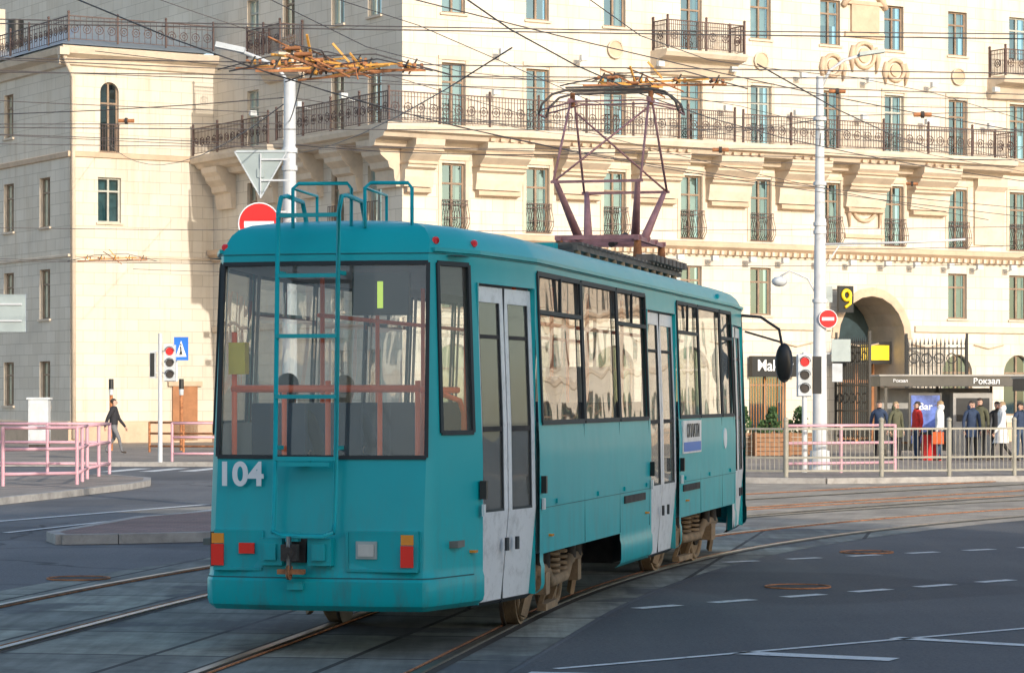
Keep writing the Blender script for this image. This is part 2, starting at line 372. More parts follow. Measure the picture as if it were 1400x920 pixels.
G.quad([FA(19.9,.13,-2.05),FA(23.3,.13,-2.05),FA(23.3,3.4,-2.05),FA(19.9,3.4,-2.05)],'wglass')
W.box((19.95,.75,3.3),(23.25,.9,4.2),'black')
opsB=[]
for s in (2.06,4.9,8.9,12.0):
    for z0,z1,k in ((19.6,21.4,'w'),(15.9,17.7,'w'),(11.8,14.1,'w_rail'),(8.02,10.45,'w_rail'),(5.15,7.0,'w'),(1.2,3.7,'w')): opsB.append((s-.5,s+.5,z0,z1,k))
facade(W,G,FB,0,15.6,0,25,opsB,'stB')
W.quad([(0,0,25),(77,0,25),(77,16,25),(0,16,25)],'roofm'); W.quad([(0,15.6,16),(0,40,16),(0,40,25),(0,15.6,25)],'stB'); W.quad([(77,0,0),(77,16,0),(77,16,25),(77,0,25)],'stB')
opsL=[(1.28,2.08,11.7,14.5,'w_arch'),(1.18,2.18,8.9,10.7,'w')]
facade(W,G,FL,0,6.25,0,15.7,opsL,'stA')
opsS=[]
for s in (2.6,6.5,10.4,14.3):
    for z0,z1,k in ((8.8,10.8,'w'),(5.1,7.1,'w'),(1.6,3.4,'w')): opsS.append((s-.55,s+.55,z0,z1,k))
    if s>3: opsS.append((s-.5,s+.5,12.7,14.5,'w'))
facade(W,G,FS,0,30,0,15.7,opsS,'stB')
W.box((4.4-6.25,15.5,.2),(5.5-6.25,15.56,2.4),'doorw'); W.box((4.2-6.25,15.45,2.4),(5.7-6.25,15.57,2.6),'trim')
W.build('walls',bld); G.build('windows',bld)
T=MB()
def slabprof(z,dep): return [(0.0,z-.75),(.35,z-.7),(.45,z-.5),(dep-.35,z-.42),(dep-.25,z-.28),(dep-.05,z-.22),(dep,z-.05),(dep,z+.06),(0,z+.06)]
def conprof(z,dep): return [(.0,z-2.1),(.22,z-2.1),(.3,z-1.75),(.32,z-1.5),(.5,z-1.42),(.56,z-1.2),(.85,z-.98),(.9,z-.82),(dep-.12,z-.66),(dep-.08,z-.44),(0,z-.44)]
ZB=11.62
T.prism(FA,slabprof(ZB,1.35),-1.35,28.2,'trim2'); T.prism(FB,[(o-.003 if o>1 else o,z-.003) for o,z in slabprof(ZB,1.35)],0.01,7.6,'trim2')
T.prism(FA,[(0,ZB-.5),(.3,ZB-.4),(.45,ZB),(0,ZB+.1)],28.3,77,'trim')
T.prism(FB,[(o*.999 if o<.9 else o-.25,z) for o,z in slabprof(ZB,1.35)],8.6,15.55,'trim2')
mids=[(cols[i]+cols[i+1])/2 for i in range(len(cols)-1)]
for c in [.55]+mids[:7]: 
    hw_=1.0 if c>1 else .6
    T.prism(FA,conprof(ZB,1.2),c-hw_,c+hw_,'trim2'); T.prism(FA,[(0,ZB-2.35),(.3,ZB-2.3),(.3,ZB-2.15),(0,ZB-2.1)],c-hw_+.1,c+hw_-.1,'trim')
    for zz in (ZB-.86,ZB-1.3): T.prism(FA,[(0,zz),(1.0 if zz>10.5 else .62,zz),(1.0 if zz>10.5 else .62,zz+.06),(0,zz+.06)],c-hw_-.03,c+hw_+.03,'trim')
for c in mids[7:]: T.prism(FA,[(0,8.2),(.1,8.2),(.12,10.4),(.3,10.6),(.3,11.1),(0,11.1)],c-.8,c+.8,'trim2')
for c in (.6,3.5,6.6): T.prism(FB,conprof(ZB,1.2),c-.55,c+.85,'trim2')
for c in (10.5,14.2): T.prism(FB,[(o*.8,z) for o,z in conprof(ZB,1.2)],c-.7,c+.7,'trim2')
for c in mids[:7]:
    for k in range(-2,3): T.box((c+k*.42-.09,-1.2,ZB-.42),(c+k*.42+.09,-1.02,ZB-.30),'trim')
for Fx,a,b in ((FA,0,77),(FB,0,15.5)):
    T.prism(Fx,[(0,7.42),(.12,7.45),(.16,7.6),(.34,7.72),(.36,7.9),(0,7.95)],a,b,'trim')
    T.prism(Fx,[(0,4.55),(.1,4.6),(.12,4.8),(0,4.85)],a,b if Fx is FB else 19.5,'trim2')
    T.prism(Fx,[(0,24.2),(.7,24.7),(.8,25.1),(0,25.1)],a,b,'trim')
    T.prism(Fx,[(0,0),(.1,0),(.1,.85),(.04,.9),(0,.9)],a,b if Fx is FB else 15.4,'trim')
T.prism(FA,[(0,4.55),(.1,4.6),(.12,4.8),(0,4.85)],23.8,77,'trim2'); T.prism(FA,[(0,0),(.1,0),(.1,.85),(0,.9)],24,77,'trim')
k=.4
while k<50:
    T.box((k-.06,-.27,7.44),(k+.06,-.12,7.6),'trim2'); k+=.35
for Fx,a,b in ((FL,-.12,6.25),(FS,0,30)):
    T.prism(Fx,[(0,15.05),(.12,15.1),(.18,15.35),(.5,15.5),(.58,15.72),(.5,15.8),(0,15.8)],a-.4 if Fx is FL else a,b,'trim2')
    T.prism(Fx,[(0,11.45),(.08,11.48),(.1,11.66),(0,11.7)],a,b,'trim')
    T.prism(Fx,[(0,7.5),(.06,7.52),(.06,7.6),(0,7.62)],a,b,'trim2')
    T.prism(Fx,[(0,0),(.1,0),(.1,.95),(0,1)],a,b,'trim')
for c in cols:
    for z0,z1 in ((8.02,10.45),(11.8,14.1)):
        for sx in (c-.58,c+.58): T.box((sx-.07,-.04,z0),(sx+.07,.0,z1+.1),'trim2')
        T.box((c-.65,-.07,z1+.1),(c+.65,0,z1+.24),'trim2')
for c in (9.2,16.06,26.1,32.8): T.disc((c,-.03,15.05),(0,1,0),.32,.08,'trim',20); T.ring((c,-.08,15.05),(0,1,0),.33,.04,'trim2',16)
for c,z,r in ((21.2,15.6,.5),(19.6,15.1,.42),(22.8,15.1,.42),(21.2,9.6,.62)):
    T.ring((c,-.06,z),(0,1,0),r,.09,'trim',16,5); T.disc((c,-.02,z),(0,1,0),r*.6,.12,'trim',14)
    for sg in (-1,1): T.tube([(c+sg*r*1.1,-.05,z+r*.7),(c+sg*r*1.35,-.08,z-.1),(c+sg*r*1.2,-.06,z-r*1.4)],[.1,.13,.03],'trim',6)
T.box((20.2,-.1,16.3),(22.2,0,16.5),'trim'); T.box((20.5,-.13,16.5),(21.9,0,17.6),'trim'); T.box((20.3,-.16,17.6),(22.1,0,17.75),'trim')
for sg in (-1,1): T.tube([(21.2+sg*1.1,-.06,17.5),(21.2+sg*.8,-.1,17.9),(21.2+sg*.3,-.08,18.5)],[.12,.16,.08],'trim',6)
T.box((20.2,-.1,8.3),(22.2,0,8.45),'trim'); T.tube([(20.4,-.06,10.6),(21.2,-.1,10.3),(22,-.06,10.6)],.12,'trim')
for c in mids[:9]: T.tube([(c-.8,-.05,4.1),(c,-.06,3.95),(c+.8,-.05,4.1)],.03,'trim')
for c in (12.74,29.6):
    T.prism(FA,[(0,14.2),(.2,14.25),(.5,14.75),(1.0,14.85),(1.1,15.0),(1.1,15.1),(0,15.1)],c-1.9,c+1.9,'trim2')
T.prism(FB,[(0,14.2),(.2,14.25),(.5,14.75),(1.0,14.85),(1.1,15.0),(1.1,15.1),(0,15.1)],7.6,10.6,'trim2')
T.build('cornices_and_consoles',bld)
I=MB()
ironrail(I,[(-1.25,7.5),(-1.25,-1.25),(11.3,-1.25)],ZB+.06)
ironrail(I,[(11.7,-1.25),(13.9,-1.25)],ZB+.06,1.15,.09); ironrail(I,[(14.3,-1.25),(28.1,-1.25),(28.1,-.05)],ZB+.06)
ironrail(I,[(-1.0,8.7),(-1.0,15.4)],ZB+.06)
for c in (12.74,29.6): ironrail(I,[(c-1.8,-.05),(c-1.8,-1.0),(c+1.8,-1.0),(c+1.8,-.05)],15.1,1.1,.09,1.8)
ironrail(I,[(-.05,7.7),(-1,7.7),(-1,10.5),(-.05,10.5)],15.1,1.1,.1,1.4)
for c in cols[:16]:
    for i in range(11):
        x=c-.52+1.04*i/10; I.tube([(x,-.1,8.05),(x,-.3,8.3),(x,-.26,8.6),(x,-.13,8.95),(x,-.13,9.1)],.012,'iron',4)
    for zz,o in ((8.05,.1),(8.45,.29),(8.95,.13),(9.1,.13)): I.bar((c-.54,-o,zz),(c+.54,-o,zz),.03,.03,'iron')
for s in (2.06,4.9,8.9,12.0):
    for i in range(9): y=s-.5+i/8; I.bar((-.15,y,8.05),(-.15,y,9.1),.02,.02,'iron')
    I.bar((-.15,s-.5,9.1),(-.15,s+.5,9.1),.03,.03,'iron')
for x in [1.25+.1*i for i in range(9)]: I.bar((-6.25+x,15.5,11.72),(-6.25+x,15.5,12.8),.02,.02,'iron')
I.bar((-5,15.5,12.8),(-4.15,15.5,12.8),.03,.03,'iron')
ironrail(I,[(-6.4,40),(-6.4,15.4),(-.1,15.4)],16.0,1.0,.25,2.0)
I.build('iron_railings',bld)
Rf=MB()
Rf.add([(-6.85,15,15.83),(0,15,15.83),(0,22,17.6),(-3,22,17.6),(-3,45,17.6),(-6.85,45,15.83)],[(0,1,2,3),(0,3,4,5)],'roofm')
Rf.quad([(-3,22,17.6),(0,22,17.6),(0,45,17.6),(-3,45,17.6)],'roofm')
Rf.box((-4.9,30,16.2),(-3.3,32,19.2),'trim2'); Rf.cyl((-4.4,26,16.5),(-4.4,26,18.2),.35,.35,'black',12)
Rf.tube([(-6.75,15.1,15.6),(-6.6,15.2,15.2),(-6.2,15.42,14.6),(-6.15,15.45,.3)],.09,'trim2',8); Rf.box((-6.95,14.95,15.4),(-6.55,15.25,15.7),'trim2')
Rf.build('wing_roof',bld)
D=MB()
for c in mids[:9]: 
    floodlight(D,FA,c-.9,7.1); floodlight(D,FA,c+.9,7.1); floodlight(D,FA,c,14.4); floodlight(D,FA,c-.3,12.9)
for c in (3.5,7.0,11): floodlight(D,FB,c,7.1); floodlight(D,FB,c,12.9)
D.box((15.4,-.35,2.75),(17.6,-.12,3.55),'black'); D.text('Mak.by',.62,'wtxt',fr((1,0,0),(0,0,1),(0,-1,0),(16.5,-.37,2.98)))
D.box((19.45,-.6,5.3),(20.2,-.5,6.35),'black'); D.bar((19.5,-.5,6.2),(19.5,0,6.2),.04,.04,'black'); D.ring((19.82,-.64,5.98),(0,1,0),.19,.075,'yellow',16,6); D.tube([(20.01,-.64,5.95),(20.0,-.64,5.65),(19.75,-.64,5.5)],.065,'yellow')
D.ring((20.85,.68,3.85),(0,1,0),.24,.08,'yellow',16,6); D.tube([(21.09,.68,3.82),(21.05,.68,3.55),(20.75,.68,3.42)],.07,'yellow'); D.box((21.6,.72,3.45),(23.1,.74,4.05),'yellow')
D.box((19.0,-.9,3.2),(19.9,-.8,4.0),'black'); D.ring((19.45,-.94,3.65),(0,1,0),.17,.06,'yellow',14,6)
for i in range(14): D.tube([(15.5+.13*i,-.13,.4),(15.5+.13*i,-.13,2.7)],.008,'orl',4)
D.build('shop_signs_and_floodlights',bld)
def gate(x,y,rz,w,h):
    B=MB(); n=int(w/.16)
    for i in range(n+1):
        xx=w*i/n; B.bar((xx,0,.2),(xx,0,h-.25+.12*math.sin(i)),.045,.045,'black'); B.cyl((xx,0,h-.25),(xx,0,h+.05),.04,.0,'black',5)
    for zz in (.3,1.3,2.3,h-.4): B.bar((0,0,zz),(w,0,zz),.05,.06,'black')
    for i in range(int(w/.5)): 
        for zz in (1.8,h-.8): B.ring((.25+.5*i,0,zz),(0,1,0),.2,.025,'black',10,4)
    B.bar((-.06,0,0),(-.06,0,h+.2),.1,.1,'black'); B.bar((w+.06,0,0),(w+.06,0,h+.2),.1,.1,'black')
    T_=Matrix.Translation(BO)@Matrix.Rotation(BR,4,'Z')@Vector((x,y,.12)); B.build('iron_gate',None,T_,BR+rz)
gate(19.75,-.1,R(-100),2.6,4.2); gate(23.4,-.1,R(-35),2.3,4.2)

# ---------------------------------------------------------------- unseen building behind the viewpoint, sized so its shadow covers the crossing
st=empty('shading_building',(0,0,0),0)
SX,SY=.5075,-.8617
pv=Vector((-SY,SX,0)); qv=Vector((SX,SY,0))
EL=18.0; HT=22.5; PE=26.3
W=MB();G=MB()
FQ=lambda s,z,o:tuple(pv*(-30+s)+qv*(25-o)+Vector((0,0,z)))
opq=[(1.5+4*i,3.7+4*i,1.5+3.8*j,3.6+3.8*j,'w') for i in range(13) for j in range(5)]
facade(W,G,FQ,0,PE+30,0,HT,opq,'trim2')
a=pv*PE+qv*25; b_=pv*PE+qv*42; c_=pv*-30+qv*42; d_=pv*-30+qv*25
for p,q in ((a,b_),(b_,c_),(c_,d_)): W.quad([p,q,q+Vector((0,0,HT)),p+Vector((0,0,HT))],'trim2')
W.quad([x+Vector((0,0,HT)) for x in (a,b_,c_,d_)],'roofm')
W.build('walls',st); G.build('windows',st)

# ---------------------------------------------------------------- ground
B=MB(); B.quad([(-700,-300,0),(700,-300,0),(700,1200,0),(-700,1200,0)],'asph'); B.build('ground')
def track_path(off):
    pts=[]; 
    th=R(9.2); x,y=-.577,24.55
    for k in range(12,0,-1): pts.append((x-math.sin(th)*k*3.5,y-math.cos(th)*k*3.5,th))
    s=0; ds=.5
    while s<75:
        pts.append((x,y,th)); 
        kap=1/62 if s<9 else (1/44 if s<38 else 0)
        th+=ds*kap; x+=math.sin(th)*ds; y+=math.cos(th)*ds; s+=ds
    return [(px-math.cos(t)*off,py+math.sin(t)*off,t) for px,py,t in pts]
def strip(B,path,a,b,z,mt,z0=None):
    vs=[];fs=[]
    for x,y,t in path:
        n=(math.cos(t),-math.sin(t))
        vs+=[(x+n[0]*a,y+n[1]*a,z),(x+n[0]*b,y+n[1]*b,z)]
    N=len(path)
    for i in range(N-1): fs.append((2*i,2*i+1,2*i+3,2*i+2))
    B.add(vs,fs,mt)
    if z0 is not None:
        for o in (0,1):
            v2=[];f2=[]
            for i in range(N): v2+=[vs[2*i+o],(vs[2*i+o][0],vs[2*i+o][1],z0)]
            for i in range(N-1): f2.append((2*i,2*i+1,2*i+3,2*i+2))
            B.add(v2,f2,mt)
P1=track_path(0);P2=track_path(3.5)
th=P2[22][2]; x,y,_=P2[22]; P3=[]
for k in range(120):
    P3.append((x,y,th)); th+=.5/(60 if k<44 else 200); x+=math.sin(th)*.5; y+=math.cos(th)*.5
P4=[(x-math.cos(t)*3.4,y+math.sin(t)*3.4,t) for x,y,t in P3][26:]
M['groove']=mat('rail_groove_dirt',(.05,.04,.033),.9)
B=MB()
near=[p for p in P1 if p[1]<41]; far=[p for p in P1 if p[1]>=40.4]
strip(B,near,-5.0,1.35,.004,'panels'); strip(B,far,-13,1.35,.004,'pave2')
B.build('track_bed')
B=MB()
for k,(P,zz) in enumerate(((P1,.010),(P2,.010),(P3,.0125),(P4,.0145))):
    for sg in (-.76,.76):
        strip(B,P,sg-.11,sg+.11,zz-.003,'groove'); strip(B,P,sg-.035,sg+.035,zz+.012,'steel',zz-.003)
        strip(B,P,(sg-.09) if sg>0 else sg+.075,(sg-.075) if sg>0 else sg+.09,zz+.008,'rust',zz-.003)
B.build('tram_rails')
B=MB()
rr=[p for p in P1 if 2<p[1]]
strip(B,[p for p in rr if p[1]<52],1.4,16,.0035,'asph2'); B.build('road')
B=MB()
def line(a,b,w): 
    a=Vector((*a,.009));b=Vector((*b,.009));d=(b-a).normalized();n=Vector((-d.y,d.x,0))*w/2
    B.quad([a-n,b-n,b+n,a+n],'paint')
def dash(p0,p1,n,fill,w):
    for i in range(n):
        a=[p0[j]+(p1[j]-p0[j])*i/(n-1) for j in (0,1)]; q=[(p1[j]-p0[j])/(n-1) for j in (0,1)]
        line(a,[a[j]+q[j]*fill for j in (0,1)],w)
dash((1.13,25.3),(5.6,29.6),7,.55,.16)
dash((2.48,32.4),(8.9,37.4),9,.5,.16)
line((.31,19.66),(4.6,23.4),.08); line((1.7,20.9),(2.8,20.35),.25); line((3.05,22.2),(4.3,21.3),.18); line((.1,19.3),(.9,19.1),.3)
line((-9.5,39),(-5.5,50),.18); line((-7.2,39.5),(-4.0,52),.12)
for i in range(8): line((-10.5+1.0*i,72+.25*i),(-10.0+1.0*i,75.5+.25*i),.45)
B.build('road_markings')
# cast-iron covers
B=MB()
for x,y in ((-4.6,29.5),(2.9,28.2),(4.4,34.5)):
    B.disc((x,y,.006),(0,0,1),.33,.006,'under',24); B.ring((x,y,.01),(0,0,1),.33,.012,'rust',24,4)
B.build('manhole_covers')
def kerbed(name,pts,mt,h=.13,kw=.16):
    B=MB(); B.poly(pts,0,h,mt,'kerb')
    n=len(pts)
    for i in range(n):
        a=Vector((*pts[i],h-.06+.0015*(i%2)));b=Vector((*pts[(i+1)%n],h-.06+.0015*(i%2))); B.bar(a,b,kw,.13,'kerb')
    return B.build(name)
kerbed('traffic_island',[(-6.15,37.2),(-5.9,36.4),(-5.2,36.6),(-1.6,38.4),(-1.5,42),(-3.5,45.2),(-4.4,45),(-5.6,42)],'redpave')
kerbed('pavement',[(-9.3,49.5),(-8.6,54),(-8.05,58),(-7.95,60.5),(-8.2,62.5),(-9.2,64.5),(-12,67),(-60,72),(-60,20),(-20,28)],'pave')
kerbed('plaza_pavement',[(-70,83),(-14,78),(-8,77.5),(-3,74),(1,67),(3.5,63),(7,62),(12,64),(18,68),(60,100),(110,180),(-70,180)],'pave')

# ---------------------------------------------------------------- tram
TA=math.atan2(.9754,.2203)
tram=empty('tram',(-1.425,20.79,0),TA)
HW=[(0,.85),(.66,1.07),(2.0,1.25),(13.05,1.25),(14.5,1.18),(15.0,.85)]
def hw(x):
    for (a,b),(c,d) in zip(HW,HW[1:]):
        if x<=c: return b+(d-b)*(x-a)/(c-a)
    return .85
S=[(-.06,0),(-.052,.4),(-.005,.81),(.045,.862),(.13,.895)]+[(x,hw(x)) for x in (.56,.70,1.335,1.97,2.08,3.82,3.88,5.5,5.56,7.08,7.2,8.06,8.92,9.02,10.38,10.44,12.0,12.08,12.98,13.12,13.78,14.42)]+[(14.55,1.15),(14.95,.84),(15.05,.4),(15.07,0)]
NS=len(S); NR=[]
for i in range(NS):
    a=Vector(S[max(i-1,0)]) if i>0 else Vector((S[1][0],-S[1][1])); b=Vector(S[min(i+1,NS-1)]) if i<NS-1 else Vector((S[-2][0],-S[-2][1]))
    d=(b-a).normalized(); NR.append(Vector((-d.y,d.x)))
INS=[(.34,.05),(.38,.0),(.42,-.012),(.56,-.012),(.58,.0),(1.02,0),(1.48,.0),(1.72,.01),(2.8,.05),(2.93,.055),(3.0,.045),(3.03,.05),(3.10,.085)]
def ins(z):
    for (a,b),(c,d) in zip(INS,INS[1:]):
        if z<=c: return b+(d-b)*(z-a)/(c-a)
    return INS[-1][1]
LEAN=[(.3,-.11),(.56,-.12),(.62,-.09),(1.02,-.06),(1.48,0),(2.93,.05),(3.1,.09)]
def lean(z):
    for (a,b),(c,d) in zip(LEAN,LEAN[1:]):
        if z<=c: return b+(d-b)*max(0,z-a)/(c-a)
    return .09
def bp(i,z,sd=-1,off=0.0):
    x,y=S[i]; n=NR[i]; k=-ins(z)+off
    w=max(0,1-max(0,x)/.66) if x<1 else -max(0,(x-14.3)/.75)
    return Vector((x+n.x*k+lean(z)*w,sd*(y+n.y*k),z))
ZL=[.34,.38,.42,.56,.60,.66,1.02,1.3,1.48,1.66,1.72,2.80,2.93,3.0,3.03,3.10]
doors=[(6,8),(15,17),(24,26)]
def opening(i,z0,z1,right):
    c=(z0+z1)/2
    if i<2 and 1.48<c<2.93: return 'r'
    if i==4 and 1.66<c<2.93: return 'r'
    if i in (27,28,29) and 1.3<c<2.93: return 'r'
    if right:
        for a,b in doors:
            if a<=i<b and c<2.80: return 'd'
    else:
        for a,b in doors:
            if a<=i<b and 1.72<c<2.93: return 's'
    if i in (9,11,13,18,20,22) and 1.72<c<2.93: return 's'
    if c<.66 and (i in (9,10,11) or i in (18,19,20,21,22)): return 'x'
    return None
Bd=MB();Gl=MB();Fr=MB();In=MB();Tx=MB()
for right,sd in ((True,-1),(False,1)):
    for i in range(NS-1):
        for z0,z1 in zip(ZL,ZL[1:]):
            o=opening(i,z0,z1,right)
            if o is None:
                mt='teal'
                if i in (10,12,19,21) and 1.72<(z0+z1)/2<2.93: mt='rubber'
                Bd.quad([bp(i,z0,sd),bp(i+1,z0,sd),bp(i+1,z1,sd),bp(i,z1,sd)],mt)
                if z0>.6: In.quad([bp(i,z0,sd,-.05),bp(i+1,z0,sd,-.05),bp(i+1,z1,sd,-.05),bp(i,z1,sd,-.05)],'inner')
            elif o in 'rs':
                Gl.quad([bp(i,z0,sd,-.015),bp(i+1,z0,sd,-.015),bp(i+1,z1,sd,-.015),bp(i,z1,sd,-.015)],'rglass' if o=='r' else 'tglass',True)
    ring=[bp(i,3.10,sd) for i in range(NS)]
    prof=[(3.10,1,0),(3.15,.972,.03),(3.20,.92,.09),(3.235,.82,.17),(3.265,.6,.35),(3.28,.3,.5),(3.285,0,.6)]
    rows=[]
    for z,fy,dx in prof:
        row=[]
        for p in ring:
            w=1 if p.x<7.5 else -1
            e=min(1,max(0,1-min(p.x,15-p.x)/2.2)); row.append(Vector((p.x+w*dx*e,p.y*fy,z)))
        rows.append(row)
    for r0,r1 in zip(rows,rows[1:]):
        for i in range(NS-1): Bd.quad([r0[i],r0[i+1],r1[i+1],r1[i]],'teal',True)
    def frame(i0,i1,z0,z1,w=.04,t=.02,mt='rubber',off=.003):
        for i in range(i0,i1):
            for z in (z0,z1):
                n=Vector((NR[i].x,sd*NR[i].y,0)); Fr.bar(bp(i,z,sd,off),bp(i+1,z,sd,off),w,t,mt,up=n)
        for i in (i0,i1):
            n=Vector((NR[i].x,sd*NR[i].y,0)); Fr.bar(bp(i,z0,sd,off+.002),bp(i,z1,sd,off+.002),w,t,mt,up=n)
    for i in (9,11,13,18,20,22): 
        frame(i,i+1,1.72,2.93)
        if i in (9,13,18,22):
            n=Vector((0,sd,0)); Fr.bar(bp(i,2.62,sd,.003),bp(i+1,2.62,sd,.003),.035,.03,'rubber',up=n)
            if i!=22: m0=(bp(i,2.62,sd)+bp(i+1,2.62,sd))/2; Fr.bar(m0,m0+Vector((0,0,.3)),.03,.025,'rubber',up=n)
    frame(4,5,1.66,2.93,.035); frame(27,28,1.3,2.93)
    for z in (1.48,2.93):
        for i in (0,1): Fr.bar(bp(i,z,sd,.004),bp(i+1,z,sd,.004),.03,.022,'rubber',up=(-1,0,0))
    Fr.bar(bp(2,1.48,sd,.003),bp(2,2.93,sd,.003),.03,.022,'rubber',up=(-1,sd*.3,0))
    if not right:
        for a,b in doors: frame(a,b,1.72,2.93)
    for i in range(3,27): Fr.bar(bp(i,3.03,sd,.012),bp(i+1,3.03,sd,.012),.03,.03,'teal'); 
    for i in range(0,27): Fr.bar(bp(i,3.0,sd,.002),bp(i+1,3.0,sd,.002),.006,.006,'seam')
    for i in range(8,24):
        if not(right and any(a<=i<b for a,b in doors)): Fr.bar(bp(i,1.03,sd,.001),bp(i+1,1.03,sd,.001),.005,.006,'seam',up=(0,sd,0))
    for i in (10,12,14,19,21,23): Fr.bar(bp(i,.67,sd,.001),bp(i,1.7,sd,.001),.006,.006,'seam',up=(0,sd,0))
    for i in range(0,5): Fr.bar(bp(i,.585,sd,.003),bp(i+1,.585,sd,.003),.012,.01,'seam')
Tx.text('104',.245,'wtxt',fr((0,-1,0),(0,.0,1),(-1,0,0),(-.115,.60,1.27)),.002,bold=.03)
Tx.build('fleet_number',tram)
bo=Bd.build('body_shell',tram,merge=True)
Gl.build('window_glass',tram)
Dr=MB()
for a,b in doors:
    for i in (a,a+1):
        n=Vector((NR[i].x*.5+NR[i+1].x*.5,-(NR[i].y+NR[i+1].y)/2,0)).normalized()
        def dp(u,z,off=-.03):
            p=bp(i,z,-1,0).lerp(bp(i+1,z,-1,0),u); q=Vector((p.x,p.y,z)); 
            return q+n*off
        Ln=(bp(i+1,1,-1)-bp(i,1,-1)).length; e=.075/Ln
        z0,z1,zp=.33,2.78,1.04
        def rect(u0,u1,za,zb,mt,off=-.03,th=.03):
            vs=[dp(u,z,off+o) for o in (0,-th) for u,z in ((u0,za),(u1,za),(u1,zb),(u0,zb))]
            Dr.add(vs,[(0,1,2,3),(4,7,6,5),(0,4,5,1),(1,5,6,2),(2,6,7,3),(3,7,4,0)],mt)
        u0=.02;u1=.98
        rect(u0,u1,z0,zp,'white')
        for za,zb in ((zp,1.72),(1.72,z1)):
            rect(u0,u0+e,za,zb,'white'); rect(u1-e,u1,za,zb,'white')
            for q in (0,1):
                ua=u0+e if q==0 else u1-e-.25*e; rect(ua,ua+.25*e,za,zb,'rubber',-.034,.02)
            rect(u0+e*1.25,u1-e*1.25,za,zb,'dglass',-.045,.004)
        rect(u0+e,u1-e,z1-.12,z1,'white',-.031); rect(u0+e,u1-e,zp,zp+.02,'rubber',-.033)
        rect(u0+e*1.25,u1-e*1.25,1.66,1.70,'under',-.037,.02); rect(u0+e*1.25,u1-e*1.25,2.38,2.41,'under',-.037,.02)
        if i==a: rect(.985,1.015,z0,z1,'rubber',-.02,.04)
        c=dp(.82 if i==a else .18,.78,.0); Dr.bar(c-Vector((0,0,.05)),c+Vector((0,0,.05)),.05,.02,'rubber',up=n)
        rect(u0,u1,z0-.02,z0+.015,'rubber',-.025,.04)
    Dr.bar(bp(a,.34,-1,-.02),bp(a,2.8,-1,-.02),.03,.06,'teal',up=(0,-1,0)); Dr.bar(bp(b,.34,-1,-.02),bp(b,2.8,-1,-.02),.03,.06,'teal',up=(0,-1,0))
for i,dx in ((6,-.05),(8,.07),(15,-.05),(17,.07)):
    p=bp(i,1.22,-1,.02)+Vector((dx,0,0)); Dr.bar(p-Vector((0,0,.07)),p+Vector((0,0,.07)),.05,.05,'black',up=(0,-1,0)); Dr.bar(p+Vector((0,0,-.2)),p+Vector((0,0,-.11)),.05,.02,'white',up=(0,-1,0))
Dr.build('doors',tram)
Fr.build('window_frames',tram)
In.box((.2,-1.0,.80),(14.7,1.0,.85),'floor')
In.quad([(.3,-1.0,2.99),(14.8,-1.0,2.99),(14.8,1.0,2.99),(.3,1.0,2.99)],'inner')
In.box((13.2,.3,.85),(13.26,1.1,2.3),'inner')
def pole_(p,q,r=.018): In.tube([p,q],r,'orange',8)
for y in (.74,-.0,-.70): pole_((.17,y,.85),(.17,y,2.42 if y>.5 else 2.05),.022)
pole_((.17,.76,1.99),(.17,-.72,1.99),.028)
pole_((.5,-.93,1.98),(.19,-.72,1.98),.024); pole_((.19,-.4,1.98),(.19,-.4,.85),.02); pole_((.19,.35,1.98),(.19,.35,1.2),.02)
In.tube([(.35,-.84,1.95),(.55,-.93,1.9),(.60,-.95,1.8),(.60,-.95,.9)],.022,'orange',8)
In.box((.12,.64,2.1),(.22,.77,2.34),'yellow')
for x in (2.1,3.8,5.4,7.1,9,10.6,12.2):
    for y in (-.62,.62): pole_((x,y,.85),(x,y,2.95),.02)
for y in (-.62,.62): pole_((2,y,2.6),(13,y,2.6))
for x in (1.25,1.95,3.1,4.0,4.9,5.8,6.7,9.4,10.3,11.2):
    for y in (.72,-.75) if (3<x<6.8 or x>9.2) else (.65,):
        In.box((x-.2,y-.22,1.2),(x+.22,y+.22,1.28),'seat'); In.box((x-.26,y-.22,1.25),(x-.20,y+.22,1.88),'seat'); In.box((x-.1,y-.1,.85),(x+.1,y+.1,1.2),'under')
pole_((2.05,-1.05,1.5),(2.4,-.6,1.5)); pole_((2.05,-1.1,1.1),(2.05,-1.1,2.4))
for a,b in doors:
    xa=S[a][0]; xb=S[b][0]
    for xx in (xa+.25,xb-.38): In.tube([(xx,-.99 if xa<3 else -1.12,1.05),(xx+.25,-.97 if xa<3 else -1.1,1.5)],.018,'orange',6)
In.box((.13,-.64,2.54),(.21,-.20,2.86),'black'); In.text('1',.27,'grnled',fr((0,-1,0),(0,0,1),(-1,0,0),(.125,-.42,2.60)),bold=.03)
In.build('interior',tram)
X=MB()
def rx(y,z):
    yy=min(abs(y),.81); k=yy/.81
    return -.06+.055*k*k+lean(z)+ins(z)
def rbox(y0,y1,z0,z1,out,mt,dep=.05):
    xm=min(rx(y0,(z0+z1)/2),rx(y1,(z0+z1)/2)); X.box((xm-out,min(y0,y1),z0),(xm+dep,max(y0,y1),z1),mt)
for y0,y1 in ((.80,.42),(-.24,-.78)):
    rbox(y0,y1,.64,.93,.006,'teal')
    for z in (.645,.925): rbox(y0,y1,z-.010,z+.010,.018,'teal')
    for y in (y0,y1): rbox(y-.010,y+.010,.64,.93,.018,'teal')
for y in (.77,-.70):
    rbox(y+.06,y-.06,.66,.92,.03,'black'); rbox(y+.048,y-.048,.67,.83,.05,'red'); rbox(y+.048,y-.048,.835,.91,.048,'orl')
rbox(.60,.48,.76,.84,.03,'red'); rbox(-.33,-.45,.75,.84,.04,'clens'); rbox(-.31,-.47,.73,.86,.025,'signback')
